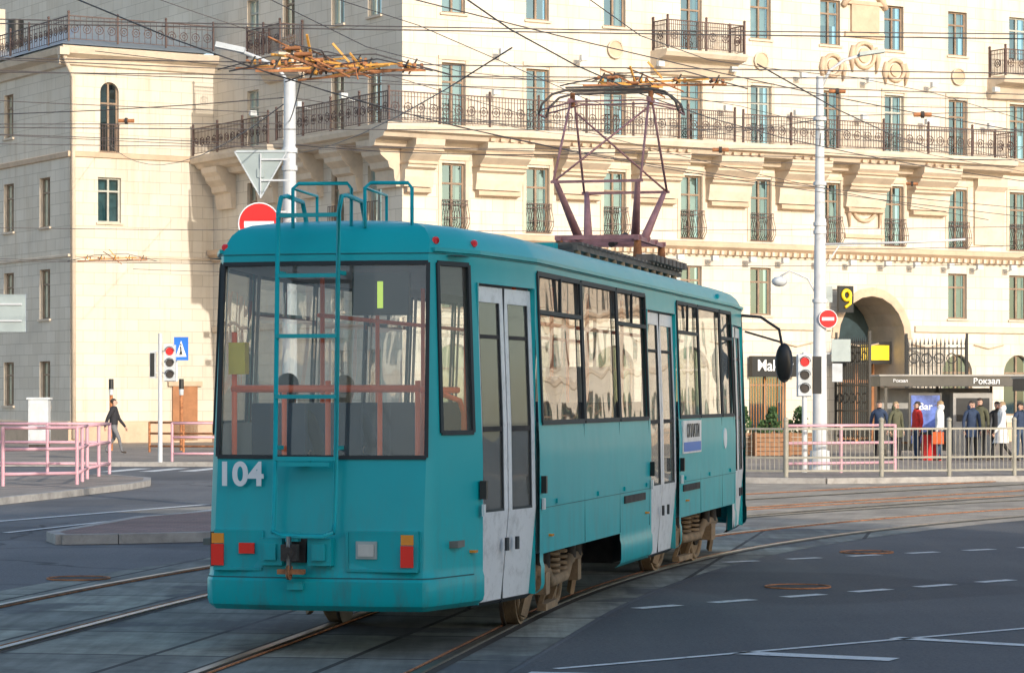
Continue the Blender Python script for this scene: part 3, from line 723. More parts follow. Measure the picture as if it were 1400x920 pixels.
for y in (.33,-.05): rbox(y+.09,y-.09,.68,.88,.09,'teal'); rbox(y+.05,y-.05,.72,.84,.12,'teal')
rbox(.23,.07,.70,.90,.04,'under'); 
X.cyl((-.15,.15,.80),(-.36,.15,.78),.035,.045,'under',10); X.bar((-.31,.09,.78),(-.31,.21,.78),.08,.12,'under'); X.cyl((-.34,.15,.66),(-.34,.15,.9),.02,.02,'steel',8)
X.box((-.31,.05,.62),(-.24,.25,.655),'rust'); X.ring((-.33,.15,.64),(0,1,0),.05,.014,'rust'); X.box((-.27,.10,.86),(-.2,.2,.92),'teal')
rbox(.2,.08,.50,.55,.03,'teal'); rbox(.14,.06,1.42,1.46,.05,'teal')
for y in (.30,-.17):
    X.tube([(-.26,y,.92),(-.23,y,1.0),(-.19,y,1.6),(-.14,y,2.9),(-.12,y,3.3),(-.05,y,3.42),(.10,y,3.44),(.5,y,3.42),(.6,y,3.27)],.018,'teal',8)
    for z,x in ((1.55,-.19),(2.85,-.13)): X.bar((x,y,z),(x+.16,y,z),.03,.03,'teal')
for z,x in ((1.47,-.20),(1.93,-.18),(2.38,-.165),(2.83,-.14),(3.28,-.12)): X.bar((x,.30,z),(x,-.17,z),.035,.03,'teal')
X.tube([(-.26,.30,.93),(-.27,.22,.90),(-.27,-.09,.90),(-.26,-.17,.93)],.018,'teal',8); X.bar((-.235,.26,1.43),(-.235,-.13,1.43),.03,.03,'teal')
for y0,y1,x0 in ((.27,-.16,.25),(-.28,-.62,.30)):
    X.tube([(x0-.1,y0,3.2),(x0-.1,y0,3.5),(x0-.05,y0-.03,3.54),(x0,y1+.03,3.54),(x0,y1,3.5),(x0,y1,3.22)],.014,'teal',8)
    X.tube([(x0-.1,y0,3.5),(x0+.7,y0+.05,3.5),(x0+.7,y0+.05,3.2)],.012,'teal',8)
for i,z in ((4,3.12),(6,3.14),(22,3.14)): 
    p=bp(i,3.08,-1,.0); X.sph(p+Vector((0,-.0,.02)),.03,'red' if i<10 else 'teal')
X.sph(bp(3,3.06,1,0),.03,'red')
for i,dx,z in ((5,-.02,.76),(9,.25,.80),(17,.45,.83),(14,-.2,.8)):
    p=bp(i,z,-1,.008)+Vector((dx,0,0)); X.bar(p-Vector((.035,0,0)),p+Vector((.035,0,0)),.02,.05,'orl',up=(0,-1,0))
for x in (6.15,9.6,): X.box((x-.45,-1.265,.93),(x+.65,-1.24,1.0),'under')
X.box((9.1,-1.262,1.33),(10.35,-1.235,1.68),'white'); X.box((9.15,-1.266,1.35),(10.3,-1.263,1.45),'signblue')
X.text('ОПЛАТИ',.2,'black',fr((1,0,0),(0,0,1),(0,-1,0),(9.75,-1.268,1.5)),.002,bold=0)
X.disc((12.2,-1.25,1.45),(0,1,0),.12,.02,'wtxt',16)
for x in (2.6,4.4,5.7,6.9,9.3,11,12.6): X.box((x-.02,-1.268,1.05),(x+.02,-1.245,1.09),'teal')
X.tube([(14.5,-1.1,2.95),(14.6,-1.35,2.93),(14.75,-1.56,2.78),(14.78,-1.6,2.55)],.018,'black',6); X.tube([(14.6,-1.15,2.75),(14.76,-1.58,2.62)],.013,'black',6)
X.T=Matrix.Translation((14.78,-1.62,2.33)); X.sph((.0,0,.03),(.08,.115,.25),'black',14,10); X.T=None
X.build('fittings',tram,bevel=.006)
U=MB()
U.box((.35,-.85,.44),(14.6,.85,.62),'under'); U.box((5.9,-1.1,.36),(7.0,1.1,.7),'under'); U.box((.1,-.7,.38),(2.0,.7,.435),'under')
U.box((.9,-1.0,.365),(1.9,-.72,.43),'under'); U.box((7.25,-1.1,.365),(8.85,-.87,.44),'under'); U.box((2.1,-1.15,.665),(5.45,1.15,.8),'under'); U.box((9.05,-1.15,.665),(12.95,1.15,.8),'under')
for xb,ya in ((3.85,R(-3.5)),(11.35,R(3.5))):
    U.T=Matrix.Translation((xb,0,0))@Matrix.Rotation(-ya,4,'Z')
    for sd in (-1,1):
        U.tube([(-1.3,sd*.98,.48),(-.7,sd*.98,.47),(-.45,sd*.98,.34),(.45,sd*.98,.34),(.7,sd*.98,.47),(1.3,sd*.98,.48)],.055,'bogie',8)
        for xw in (-.97,.97):
            U.disc((xw,sd*.76,.36),(0,1,0),.345,.12,'bogie',28); U.disc((xw,sd*.70,.36),(0,1,0),.375,.03,'steel',28); U.ring((xw,sd*.825,.36),(0,1,0),.29,.03,'bogie',24,6); U.disc((xw,sd*.83,.36),(0,1,0),.16,.04,'under',18)
            U.disc((xw,sd*.93,.36),(0,1,0),.10,.22,'bogie',14); U.box((xw-.11,sd*.99-.06,.27),(xw+.11,sd*.99+.06,.46),'bogie')
            for q in (-.18,.18): U.cyl((xw+q,sd*.99,.48),(xw+q,sd*.99,.62),.055,.055,'under',10)
        U.box((-.35,sd*.88-.06,.08),(.35,sd*.88+.02,.14),'bogie'); 
        for q in (-.3,.3): U.bar((q,sd*.88,.14),(q,sd*.95,.34),.05,.04,'bogie')
        for q in (-.22,.22): 
            for zz in (.42,.47,.52,.57,.62): U.ring((q,sd*.95,zz),(0,0,1),.08,.018,'bogie',12,5)
        U.bar((1.3,sd*.98,.5),(1.42,sd*.9,.12),.04,.08,'bogie'); U.bar((-1.3,sd*.98,.5),(-1.42,sd*.9,.12),.04,.08,'bogie')
    for xw in (-.97,.97): U.cyl((xw,-.85,.36),(xw,.85,.36),.07,.07,'under',10)
    U.box((-.5,-.6,.2),(.5,.6,.5),'under'); U.T=None
U.build('bogies_and_underframe',tram)
E=MB()
for y in (-.60,.35):
    E.box((6.6,y-.025,3.36),(12.9,y+.025,3.41),'ruf')
for k in range(26):
    x=6.7+k*.24; E.box((x-.05,-.66,3.413),(x+.05,.42,3.44),'ruf')
    if k%2==0:
        for y in (-.6,.35): E.cyl((x,y,3.22),(x,y,3.36),.05,.035,'bogie',8)
E.box((10.4,-.45,3.3),(12.9,-.25,3.5),'ruf'); E.box((10.6,.1,3.3),(12.9,.4,3.5),'ruf'); E.box((6.3,-.45,3.27),(6.5,.4,3.42),'teal')
for k in range(9): E.box((10.5+k*.27,-.7,3.445),(10.68+k*.27,-.5,3.52),'ruf')
E.box((2.9,-.2,3.25),(3.6,.25,3.33),'teal'); E.box((4.9,-.25,3.25),(5.6,.25,3.35),'teal')
for x in (10.9,12.5):
    for y in (-.45,.45): E.cyl((x,y,3.44),(x,y,3.70),.06,.04,'rust',8)
for y in (-.45,.45): E.bar((10.8,y,3.72),(12.6,y,3.72),.05,.05,'panto')
for x in (10.9,12.5,11.45,11.95): E.bar((x,-.5,3.735),(x,.5,3.735),.05,.05,'panto')
E.cyl((11.7,.0,3.7),(12.6,0,3.85),.04,.04,'under',8)
for sx in (-1,1):
    for sy in (-1,1):
        E.tube([(11.7+.28*sx,sy*.33,3.76),(11.7+.9*sx,sy*.47,4.36)],[.055,.03],'panto',8)
        E.tube([(11.7+.9*sx,sy*.5,4.36),(11.7+.14*sx,sy*.46,5.32)],.014,'panto',6)
    E.bar((11.7+.9*sx,-.53,4.36),(11.7+.9*sx,.53,4.36),.03,.03,'panto')
    if sx<0: E.tube([(11.7+.9*sx,.5,4.36),(11.7+.2*sx,-.46,5.25)],.012,'panto',6)
    else: E.tube([(11.7+.9*sx,-.5,4.36),(11.7+.2*sx,.46,5.25)],.012,'panto',6)
    x=11.7+.2*sx
    E.tube([(x,-.82,5.2),(x,-.78,5.32),(x,-.66,5.43),(x,-.5,5.47),(x,.5,5.47),(x,.66,5.43),(x,.78,5.32),(x,.82,5.2)],.015,'ruf',6)
    E.bar((x,-.5,5.5),(x,.5,5.5),.05,.02,'ruf')
    E.tube([(x,-.8,5.25),(x,-.4,5.34),(x,.4,5.34),(x,.8,5.25)],.010,'panto',6)
for y in (-.46,.46): E.bar((11.5,y,5.36),(11.9,y,5.36),.03,.04,'panto'); E.cyl((11.7,y,5.30),(11.7,y,5.46),.03,.03,'rust',8)
E.tube([(11.5,-.82,5.2),(11.9,-.82,5.2)],.013,'panto'); E.tube([(11.5,.82,5.2),(11.9,.82,5.2)],.013,'panto')
E.build('pantograph_and_roof_gear',tram)

# ---------------------------------------------------------------- overhead wires
Wr=MB()
def wire(a,b,sag=.2,r=.011,n=10):
    a=Vector(a);b=Vector(b); Wr.tube([a.lerp(b,i/n)-Vector((0,0,4*sag*(i/n)*(1-i/n))) for i in range(n+1)],r,'wire',4)
for P,o in ((P1,0),(P2,0),(P3,0)):
    q=[p for k,p in enumerate(P) if k%6==0]
    Wr.tube([(p[0],p[1],5.56) for p in q],.008,'wire',4); 
    Wr.tube([(p[0],p[1],6.5+.25*math.sin(k*.9)) for k,p in enumerate(q)],.006,'wire',4)
for y,zl,zr,sg in ((30.5,6.1,6.3,.15),(32.5,5.95,6.05,.1),(34,6.9,7.2,.5),(37,6.3,6.9,.3),(41,7.6,6.6,.4),(44,6.2,6.9,.3),(48,8.2,7.5,.5),(52,7.0,8.6,.6),(57,7.9,7.2,.5),(62,9.3,8.4,.7),(68,8.2,8.8,.4),(75,9.6,8.6,.6),(82,7.0,7.6,.4),(85,6.2,6.4,.3)):
    wire((-28,y-3,zl),(30,y+5,zr),sg,.007+.00006*y)
for a,b,sg in (((-3.76,47,7.0),(7.6,68.8,8.8),.4),((-3.76,47,6.6),(-2.4,32.5,6.0),.1),((-3.76,47,7.0),(-22,60,8.5),.4),((7.6,68.8,8.6),(5,45,6.2),.3),((7.6,68.8,8.0),(20,78,9),.3),
    ((7.6,68.8,5.6),(14.5,69,5.8),.05),((7.6,68.8,8.8),(-3,100,12.5),.8),((-3.76,47,6.2),(2,45,5.9),.1),((-16,110,12),(-3.7,47,7),1),((22,113,13),(3,34,6),1.2),((-10,106,11.5),(0,34,6.2),.7),((-20,80,6.1),(0,78,5.9),.2),((-7,30,7.9),(12,50,6.3),.4),((-9,60,11),(12,70,6.4),.5),((-9,60,9.4),(14,60,8.2),.4),((-12,88,6),(-6,90,6),.05)): wire(a,b,sg,.010)
def section(x,y,z,rz,n=4,sc=1.0):
    Wr.T=Matrix.Translation((x,y,z))@Matrix.Rotation(rz,4,'Z')@Matrix.Scale(sc,4)
    Wr.bar((-1.0,0,0),(1.0,0,.05),.022,.03,'rust'); Wr.bar((-.7,.25,.05),(.7,-.2,.1),.022,.025,'rusto')
    for k in range(n):
        a=-.8+1.6*k/(n-1); Wr.cyl((a,-.10,.10),(a,.10,.1),.024,.024,'rust',8); Wr.bar((a,0,0),(a+.1,0,.18),.02,.02,'under'); Wr.disc((a+.08,.05,.1),(1,0,0),.04,.03,'rusto',8); Wr.disc((a+.16,.05,.1),(1,0,0),.035,.03,'rust',8)
    Wr.tube([(-1.3,.1,.0),(-.5,.05,.18),(.4,-.05,.22),(1.3,0,.0)],.009,'wire'); Wr.tube([(-.3,.4,.3),(0,0,.1),(.3,-.4,-.1)],.012,'rust'); Wr.bar((.1,0,.12),(-.1,0,.34),.025,.025,'rusto')
    Wr.T=None
section(-2.3,31.5,5.68,R(80)); section(-2.0,32.5,5.72,R(10)); section(-2.5,33.0,5.84,R(-8),4,.8); section(-1.8,32,5.62,R(-30),3,.8)
section(1.45,33.4,5.62,R(65),3,.8); section(1.75,34,5.72,R(10),4,.9)
section(-11.5,80,5.85,R(3),5); section(15,75,5.7,R(5),4); section(-4.4,33.5,7.1,0,3,.6)
for x,y,z in ((-6.8,49,6.8),(5.5,47,7.1),(12,58,6.9),(9.5,66,7.0),(3.6,48,6.2),(-3.2,28,6.3),(6.5,44,6.4)): Wr.cyl((x-.14,y,z),(x+.14,y,z),.035,.035,'rust',8); Wr.disc((x,y,z),(1,0,0),.055,.05,'under',8)
Wr.build('overhead_wires')

# ---------------------------------------------------------------- poles, signs
B=MB()
B.cyl((0,0,0),(0,0,4.2),.19,.16,'pole',16); B.cyl((0,0,4.2),(0,0,9.75),.155,.09,'pole',16); B.cyl((0,0,0),(0,0,.5),.26,.24,'pole',16)
for z in (4.2,5.9,6.1,7.1,8.7): B.disc((0,0,z),(0,0,1),.19 if z<5 else .165,.09,'pole',14)
B.tube([(0,0,9.4),(.25,0,9.9),(.6,0,10.15),(1.1,0,10.3)],.04,'pole'); B.T=Matrix.Translation((1.25,0,10.33))@Matrix.Rotation(R(-8),4,'Y'); B.box((-.28,-.13,-.04),(.35,.13,.05),'signback'); B.T=None
B.tube([(0,0,4.2),(-.3,0,4.75),(-.75,0,4.95),(-.98,0,4.8)],.025,'pole'); B.sph((-1.0,0,4.68),(.2,.2,.13),'cabinet')
B.tube([(.1,0,5.6),(2.3,0,5.65),(3.6,0,5.72)],.03,'pole'); B.tube([(.1,0,5.0),(.5,.0,5.6)],.02,'pole')
B.disc((.18,-.2,3.75),(0,1,0),.23,.02,'signred',24); B.box((.03,-.215,3.71),(.33,-.21,3.79),'wtxt'); B.ring((.18,-.205,3.75),(0,1,0),.225,.012,'wtxt',24)
B.box((.28,-.1,2.7),(.75,-.05,3.25),'signback')
B.box((.3,-.08,2.2),(.55,-.02,2.65),'cabinet'); B.bar((.1,0,2.9),(.5,-.05,2.9),.03,.03,'pole')
B.build('street_lamp',None,(7.62,68.8,.12))
B=MB(); B.cyl((0,0,0),(0,0,6.3),.05,.05,'pole',10); B.box((-.2,-.08,4.2),(.2,-.06,4.6),'signback'); B.build('sign_pole',None,(7.85,69.9,.12))
B=MB()
B.cyl((0,0,0),(0,0,7.3),.14,.10,'pole',16); B.cyl((0,0,0),(0,0,.6),.2,.19,'pole',16)
for z in (5.0,5.8,6.1): B.disc((0,0,z),(0,0,1),.135,.08,'pole',14)
B.tube([(0,0,7.2),(-.2,0,7.5),(-.5,0,7.65),(-.9,0,7.8)],.035,'pole'); B.T=Matrix.Translation((-.95,0,7.82))@Matrix.Rotation(R(12),4,'Y'); B.box((-.3,-.12,-.04),(.2,.12,.05),'cabinet'); B.T=None
B.build('street_lamp',None,(-3.76,47,0))
def tri_sign(name,x,y,z,w,rz):
    B=MB(); h=w*.87; pts=[(-w/2,h/2),(w/2,h/2),(0,-h/2)]
    pr=[]
    for i in range(3):
        p=Vector(pts[i]);a=(Vector(pts[i-1])-p).normalized()*.06;b=(Vector(pts[(i+1)%3])-p).normalized()*.06; pr+=[p+a,p+b]
    for yy,mt in ((0,'signback'),(.012,'wtxt')): B.add([(p.x,yy,p.y) for p in pr],[list(range(6))],mt)
    N=6; B.add([(p.x,0,p.y) for p in pr]+[(p.x,.012,p.y) for p in pr],[(i,(i+1)%N,(i+1)%N+N,i+N) for i in range(N)],'signback')
    for i in range(3): B.bar((pts[i][0]*.93,-.01,pts[i][1]*.93),(pts[(i+1)%3][0]*.93,-.01,pts[(i+1)%3][1]*.93),.02,.02,'cabinet')
    B.bar((0,-.02,-.1),(.5,-.03,-.1),.03,.03,'pole'); B.bar((0,-.02,.25),(.5,-.03,.25),.03,.03,'pole'); B.box((-.06,-.025,-.05),(.06,-.01,.1),'signback'); B.bar((0,-.02,-.4),(0,-.02,.35),.035,.02,'pole')
    B.build(name,None,(x,y,z),rz)
tri_sign('traffic_sign',-4.22,46.7,5.67,.95,R(-4))
B=MB(); B.disc((0,0,0),(0,1,0),.35,.02,'signred',32); B.ring((0,-.005,0),(0,1,0),.345,.014,'wtxt',32); B.box((-.25,-.016,-.07),(.25,-.011,.04),'wtxt'); B.bar((0,.02,0),(.45,.05,0),.03,.03,'pole'); B.bar((0,.02,.2),(.45,.05,.2),.03,.03,'pole')
B.build('no_entry_sign',None,(-4.24,46.6,4.84))
def siglight(B,x,z,rz=0,ped=False):
    B.box((x-.16,-.12,z-.5),(x+.16,.12,z+.5),'cabinet')
    for k,mt in ((.32,'signred'),(0,'under'),(-.32,'under')):
        B.disc((x,-.13,z+k),(0,1,0),.11,.03,mt,14); 
        B.tube([(x+.13*math.cos(t),-.2,z+k+.13*math.sin(t)) for t in [math.pi*i/6 for i in range(7)]],.012,'black',4)
    B.box((x-.18,.125,z-.52),(x+.18,.14,z+.52),'wtxt')
B=MB(); B.cyl((0,0,0),(0,0,3.6),.065,.06,'pole',12); siglight(B,.28,2.78); B.box((-.28,-.15,2.35),(-.12,.1,3.1),'cabinet'); B.box((-.26,-.18,2.4),(-.14,-.15,3.05),'black')
for z in (2.5,3.1): B.bar((-.2,0,z),(.25,0,z),.03,.03,'pole')
B.box((.38,.02,2.85),(.78,.04,3.5),'signblue')
B.add([(.43,.012,2.95),(.73,.012,2.95),(.58,.012,3.4)],[(0,1,2)],'wtxt'); B.tube([(.55,.005,3.0),(.58,.005,3.12),(.57,.005,3.24)],.02,'black',5); B.tube([(.61,.005,3.0),(.58,.005,3.12)],.018,'black',5); B.sph((.575,.0,3.29),.025,'black',6,4)
B.build('traffic_light',None,(-9.82,77.6,.12))
B=MB(); B.cyl((0,0,0),(0,0,2.9),.065,.06,'pole',12); siglight(B,-.0,2.35); B.box((.2,-.1,1.9),(.4,.1,2.8),'black'); B.bar((0,0,2.5),(.3,0,2.5),.03,.03,'pole')
B.build('traffic_light',None,(7.05,67.0,.12))
B=MB(); B.cyl((0,0,0),(0,0,4.2),.06,.06,'pole',10); B.box((.05,-.02,3.0),(.82,.0,3.68),'signback'); B.box((.05,.002,3.0),(.82,.01,3.68),'signblue'); B.bar((0,-.03,3.2),(.75,-.03,3.2),.04,.03,'pole'); B.bar((0,-.03,3.5),(.75,-.03,3.5),.04,.03,'pole')
B.build('direction_sign',None,(-9.65,50.5,.12))
def piperail(name,pts,h=1.15,sp=1.45,mt='pink'):
    B=MB()
    for k,(a,b) in enumerate(zip(pts,pts[1:])):
        a=Vector((*a,0));b=Vector((*b,0));d=b-a;n=max(1,round(d.length/sp))
        for i in range(n+1):
            if i==0 and k>0: continue
            p=a+d*i/n; B.cyl(p,p+Vector((0,0,h)),.04,.04,mt,8)
        for z in (h-.02,h*.62,h*.2): B.tube([a+Vector((0,0,z)),b+Vector((0,0,z))],.035,mt,8)
    B.build(name,None,(0,0,.13))
piperail('pink_railing',[(-10.35,56.5),(-9.0,57.5),(-9.4,61.5),(-9.5,65.6),(-12.5,66.0)],1.2,1.9)
piperail('pink_railing',[(-14,56),(-10.6,56.3)],1.2,1.9)
piperail('pink_railing',[(-9.6,78.5),(-8.1,78.5),(-7.0,78.2)],1.1,1.4)
piperail('pink_railing',[(6.5,66.0),(9.3,67.5)],1.15,1.4)
piperail('dark_railing',[(-12,92),(-5,90)],1.0,1.2,'rust')
B=MB(); fp=[(3.8,64),(6.2,62.9),(8.4,63.2),(10.0,63.6),(11.6,64.2),(13.4,65.2),(20,70)]
for k,(a,b) in enumerate(zip(fp,fp[1:])):
    a=Vector((*a,0));b=Vector((*b,0));d=b-a
    for z in (.15,.45,1.1): B.bar(a+Vector((0,0,z)),b+Vector((0,0,z)),.04,.045,'fence')
    n=int(d.length/.11)
    for i in range(n): p=a+d*(i+.5)/n; B.bar(p+Vector((0,0,.15)),p+Vector((0,0,1.1)),.014,.014,'fence')
    nm=max(1,round(d.length/1.6))
    for i in range(nm): p=a+d*i/nm; B.cyl(p,p+Vector((0,0,1.28)),.055,.055,'fence',8); B.sph(p+Vector((0,0,1.3)),.065,'fence',8,5)
B.build('metal_fence',None,(0,0,.12))
B=MB(); B.box((-.36,-.25,.15),(.36,.25,1.75),'cabinet'); B.box((-.42,-.3,1.75),(.42,.3,1.82),'cabinet'); B.box((-.3,-.262,.3),(-.01,-.25,1.6),'pole'); B.box((.01,-.262,.3),(.3,-.25,1.6),'pole'); B.box((-.34,-.23,0),(.34,.23,.15),'under'); B.build('utility_cabinet',None,(-17.0,100,.12))
for x,y in ((-13.7,95),(-11.3,95)):
    B=MB(); B.cyl((0,0,0),(0,0,2.1),.06,.06,'rust',10); B.cyl((0,0,2.1),(0,0,2.45),.085,.085,'black',12); B.cyl((0,0,1.9),(0,0,2.1),.07,.085,'cabinet',12); B.build('bollard_lamp',None,(x,y,.12))
def shrub(B,c,r,h,n=260):
    for _ in range(n):
        t=random.random()**.8; a=random.random()*6.28; rad=r*(1-.75*t)*math.sqrt(random.random())*(.8+.4*random.random()); p=Vector(c)+Vector((math.cos(a)*rad,math.sin(a)*rad,t*h))
        u=Vector((random.gauss(0,1),random.gauss(0,1),random.gauss(0,1))).normalized()*.07; w=u.orthogonal().normalized()*.05; B.quad([p-u,p+w,p+u,p-w],'leaf')
for x,y in ((8.05,86),(9.0,87),(7.2,86.5)):
    B=MB(); 
    for k in range(5): B.box((-.55,-.35,.03+.14*k),(.55,.35,.15+.14*k),'wood')
    for sx in (-.56,.5): B.box((sx,-.37,0),(sx+.06,.37,.74),'wood')
    B.cyl((0,0,.7),(0,0,1.0),.04,.02,'wood',6); shrub(B,(0,0,.72),.35,.8); shrub(B,(-.3,.05,.7),.22,.4,100); B.build('planter',None,(x,y,.12))
B=MB(); B.box((-.1,0,2.15),(5.3,1.5,2.45),'shelter'); B.box((-.14,-.05,2.453),(5.34,1.55,2.5),'shelterw')
for x in (.05,1.85,3.5,5.1): B.box((x,1.3,0),(x+.08,1.355,2.15),'shelter')
for x in (.05,5.1): B.box((x,.1,0),(x+.08,.18,2.15),'shelter')
B.box((.13,1.36,.2),(3.5,1.38,2.1),'shelterw'); B.box((.5,1.1,.42),(3.2,1.28,.48),'wood'); B.box((2.2,.5,.1),(3.4,1.0,1.95),'shelterw'); B.box((2.3,.48,1.1),(3.3,.497,1.8),'black')
B.box((.75,-.02,.35),(1.75,.06,1.95),'shelter'); B.box((.82,-.035,.45),(1.68,-.022,1.88),'poster'); B.text('Bar',.3,'wtxt',fr((1,0,0),(0,0,1),(0,-1,0),(1.25,-.04,1.45)))
B.text('Вокзал',.24,'wtxt',fr((1,0,0),(0,0,1),(0,-1,0),(3.1,-.02,2.22))); B.text('Вокзал',.13,'wtxt',fr((1,0,0),(0,0,1),(0,-1,0),(.5,-.02,2.27)))
B.build('bus_shelter',None,(11.1,83,.12),R(3))
B=MB(); B.box((0,0,2.0),(2.8,1.6,2.35),'shelter'); B.box((.1,.1,0),(.2,.2,2),'shelter'); B.box((.6,1.2,.2),(2.6,1.25,2),'poster'); B.box((-.05,-.05,2.353),(2.85,1.65,2.4),'shelterw'); B.text('Вокзал',.3,'wtxt',fr((1,0,0),(0,0,1),(0,-1,0),(1.0,-.01,2.08))); B.build('bus_shelter',None,(14.6,79,.12),R(3))
B=MB(); B.box((-.25,-.25,0),(.25,.25,.75),'signred'); B.box((-.28,-.28,.75),(.28,.28,.82),'rubber'); B.cyl((0,0,.82),(0,0,.9),.15,.1,'rubber',10); B.build('litter_bin',None,(12.1,80.2,.12))

# ---------------------------------------------------------------- people
SK=mat('skin',(.55,.33,.24),.6); HR=mat('hair_dark',(.05,.035,.025),.7); HB=mat('hair_fair',(.35,.24,.13),.7); EY=mat('eye_dark',(.02,.02,.02),.3)
def cm(n,c): return mat(n,c,.85,var=.2,scale=9,bmp=.2)
def person(name,loc,rz,jc,tc_,hair=HR,h=1.75,pose='stand',coat=.92,hood=False,bulk=1.0,parent=None,bag=None,arm=None):
    V=[];E=[];Rr=[]
    def ad(p,r,par=None):
        V.append(p);Rr.append(r if isinstance(r,tuple) else (r,r))
        if par is not None:E.append((par,len(V)-1))
        return len(V)-1
    b=bulk
    sit=pose=='sit'; z0=.95
    pel=ad((0,0,z0),(.13*b,.15*b)); ab=ad((0,0,z0+.17),(.12*b,.14*b),pel); ch=ad((.0,0,z0+.38),(.12*b,.17*b),ab); nb=ad((0,0,z0+.50),(.09,.12),ch); nk=ad((.01,0,z0+.56),.055,nb)
    hd0=ad((.02,0,z0+.62),(.07,.065),nk); hd1=ad((.025,0,z0+.70),(.098,.078),hd0); ad((.01,0,z0+.775),(.08,.068),hd1)
    hands=[];feet=[]
    for sd in (-1,1):
        sh=ad((0,sd*.185,z0+.45),.066*b,nb)
        sw=0
        if pose=='walk': sw=.22*sd
        if sit or arm=='front': el=ad((.08,sd*.24,z0+.2),.05*b,sh); wr=ad((.30,sd*.12,z0+.16),.035*b,el); hn=ad((.38,sd*.08,z0+.17),.026,wr)
        else: el=ad((sw*.5-.02,sd*.245,z0+.17),.052*b,sh); wr=ad((sw*1.1+.04,sd*.25,z0-.06),.036*b,el); hn=ad((sw*1.25+.06,sd*.245,z0-.15),.026,wr)
        hands.append(hn)
        hp=ad((0,sd*.09,z0-.06),.095*b,pel)
        if sit: kn=ad((.42,sd*.12,z0-.06),.07,hp); an=ad((.42,sd*.12,z0-.44),.045,kn); to=ad((.55,sd*.13,z0-.48),.035,an)
        else:
            st_=-.26*sd if pose=='walk' else .03*sd
            if pose=='walk' and st_<0: kn=ad((-.02,sd*.1,.5),.062,hp); an=ad((-.30,sd*.1,.14),.042,kn); to=ad((-.20,sd*.1,.05),.032,an)
            elif pose=='walk': kn=ad((.2,sd*.1,.52),.062,hp); an=ad((.30,sd*.1,.09),.042,kn); to=ad((.45,sd*.1,.06),.032,an)
            else: kn=ad((.03+st_*.3,sd*.11,.5),.064,hp); an=ad((st_,sd*.12,.08),.044,kn); to=ad((st_+.15,sd*.14,.035),.034,an)
    me=bpy.data.meshes.new('p'); me.from_pydata(V,E,[]); ob=bpy.data.objects.new('p',me); scene.collection.objects.link(ob)
    sk=ob.modifiers.new('s','SKIN'); sk.use_smooth_shade=True
    lay=me.skin_vertices[0] if me.skin_vertices else None
    if lay is None:
        bpy.context.view_layer.objects.active=ob; bpy.ops.mesh.customdata_skin_add(); lay=me.skin_vertices[0]
    for i,r in enumerate(Rr): lay.data[i].radius=r; lay.data[i].use_root=(i==0)
    ob.modifiers.new('u','SUBSURF').levels=2
    dg=bpy.context.evaluated_depsgraph_get(); m2=bpy.data.meshes.new_from_object(ob.evaluated_get(dg)); bpy.data.objects.remove(ob)
    B=MB(); vs=[v.co.copy() for v in m2.vertices]
    groups={}
    hv=[Vector(V[i]) for i in hands]
    for p in m2.polygons:
        c=p.center
        if c.z>z0+.575: mt=hair if (c.x<-.005 or c.z>z0+.775 or (hood and c.x<.05)) else SK
        elif any((c-q).length<.075 for q in hv): mt=SK
        elif c.z<.10 and not sit: mt=HR
        elif c.z<coat and (abs(c.y)<.2 or c.z<.75): mt=tc_
        else: mt=jc
        groups.setdefault(mt,[]).append(list(p.vertices))
    for mt,fs in groups.items():
        used=sorted({i for f in fs for i in f}); mp={k:j for j,k in enumerate(used)}
        B.add([vs[i] for i in used],[[mp[i] for i in f] for f in fs],mt,True)
    if coat<.85 and not sit:
        prof=[(.17*b,.19*b,z0+.05),(.19*b,.2*b,.8),(.21*b,.22*b,coat)]
        N=14;vv=[];ff=[]
        for rx_,ry_,z in prof:
            for i in range(N): t=6.283*i/N; vv.append((rx_*math.cos(t),ry_*math.sin(t),z))
        for k in range(2):
            for i in range(N): j=(i+1)%N; ff.append((k*N+i,k*N+j,(k+1)*N+j,(k+1)*N+i))
        B.add(vv,ff,jc,True)
    for sd in (-1,1): B.sph((.112,sd*.03,z0+.70),(.01,.014,.009),EY,6,4); B.sph((.02,sd*.08,z0+.69),(.02,.01,.03),SK,6,4)
    B.sph((.125,0,z0+.675),(.018,.012,.022),SK,6,4); B.sph((.112,0,z0+.635),(.008,.022,.006),'signred',6,4)
    B.sph((-.015,0,z0+.735),(.105,.088,.085),hair,10,8)
    if hood: B.sph((-.03,0,z0+.62),(.11,.12,.12),jc,10,8)
    for sd,q in zip((-1,1),hv):
        dr=Vector((0,0,-1)) if not(sit or arm) else Vector((1,0,-.2))
        for k in range(4): o=Vector((-.024+.016*k,0,0)) if not(sit or arm) else Vector((0,-.024+.016*k,0)); a=q+o; m_=a+dr*(.035+.006*(k%3)); e=m_+(dr*.6+Vector((.3,0,-.2))).normalized()*.03; B.tube([a,m_,e],[.010,.009,.007],SK,5)
        a=q+Vector((.02,-sd*.015,.02)); B.tube([a,a+Vector((.02,-sd*.01,-.03)),a+Vector((.02,-sd*.015,-.055))],[.011,.01,.008],SK,5)
    B.ring((.0,0,z0+.535),(0,0,1),.075,.028,jc,12,6)
    if bag: B.box((-.16,.2,.5),(.14,.32,.85),bag); B.tube([(-.08,.26,.85),(0,.25,1.0),(.08,.26,.85)],.01,bag,5)
    ob=B.build(name,parent,loc,rz); k=h/1.76; ob.scale=(k,k,k); return ob
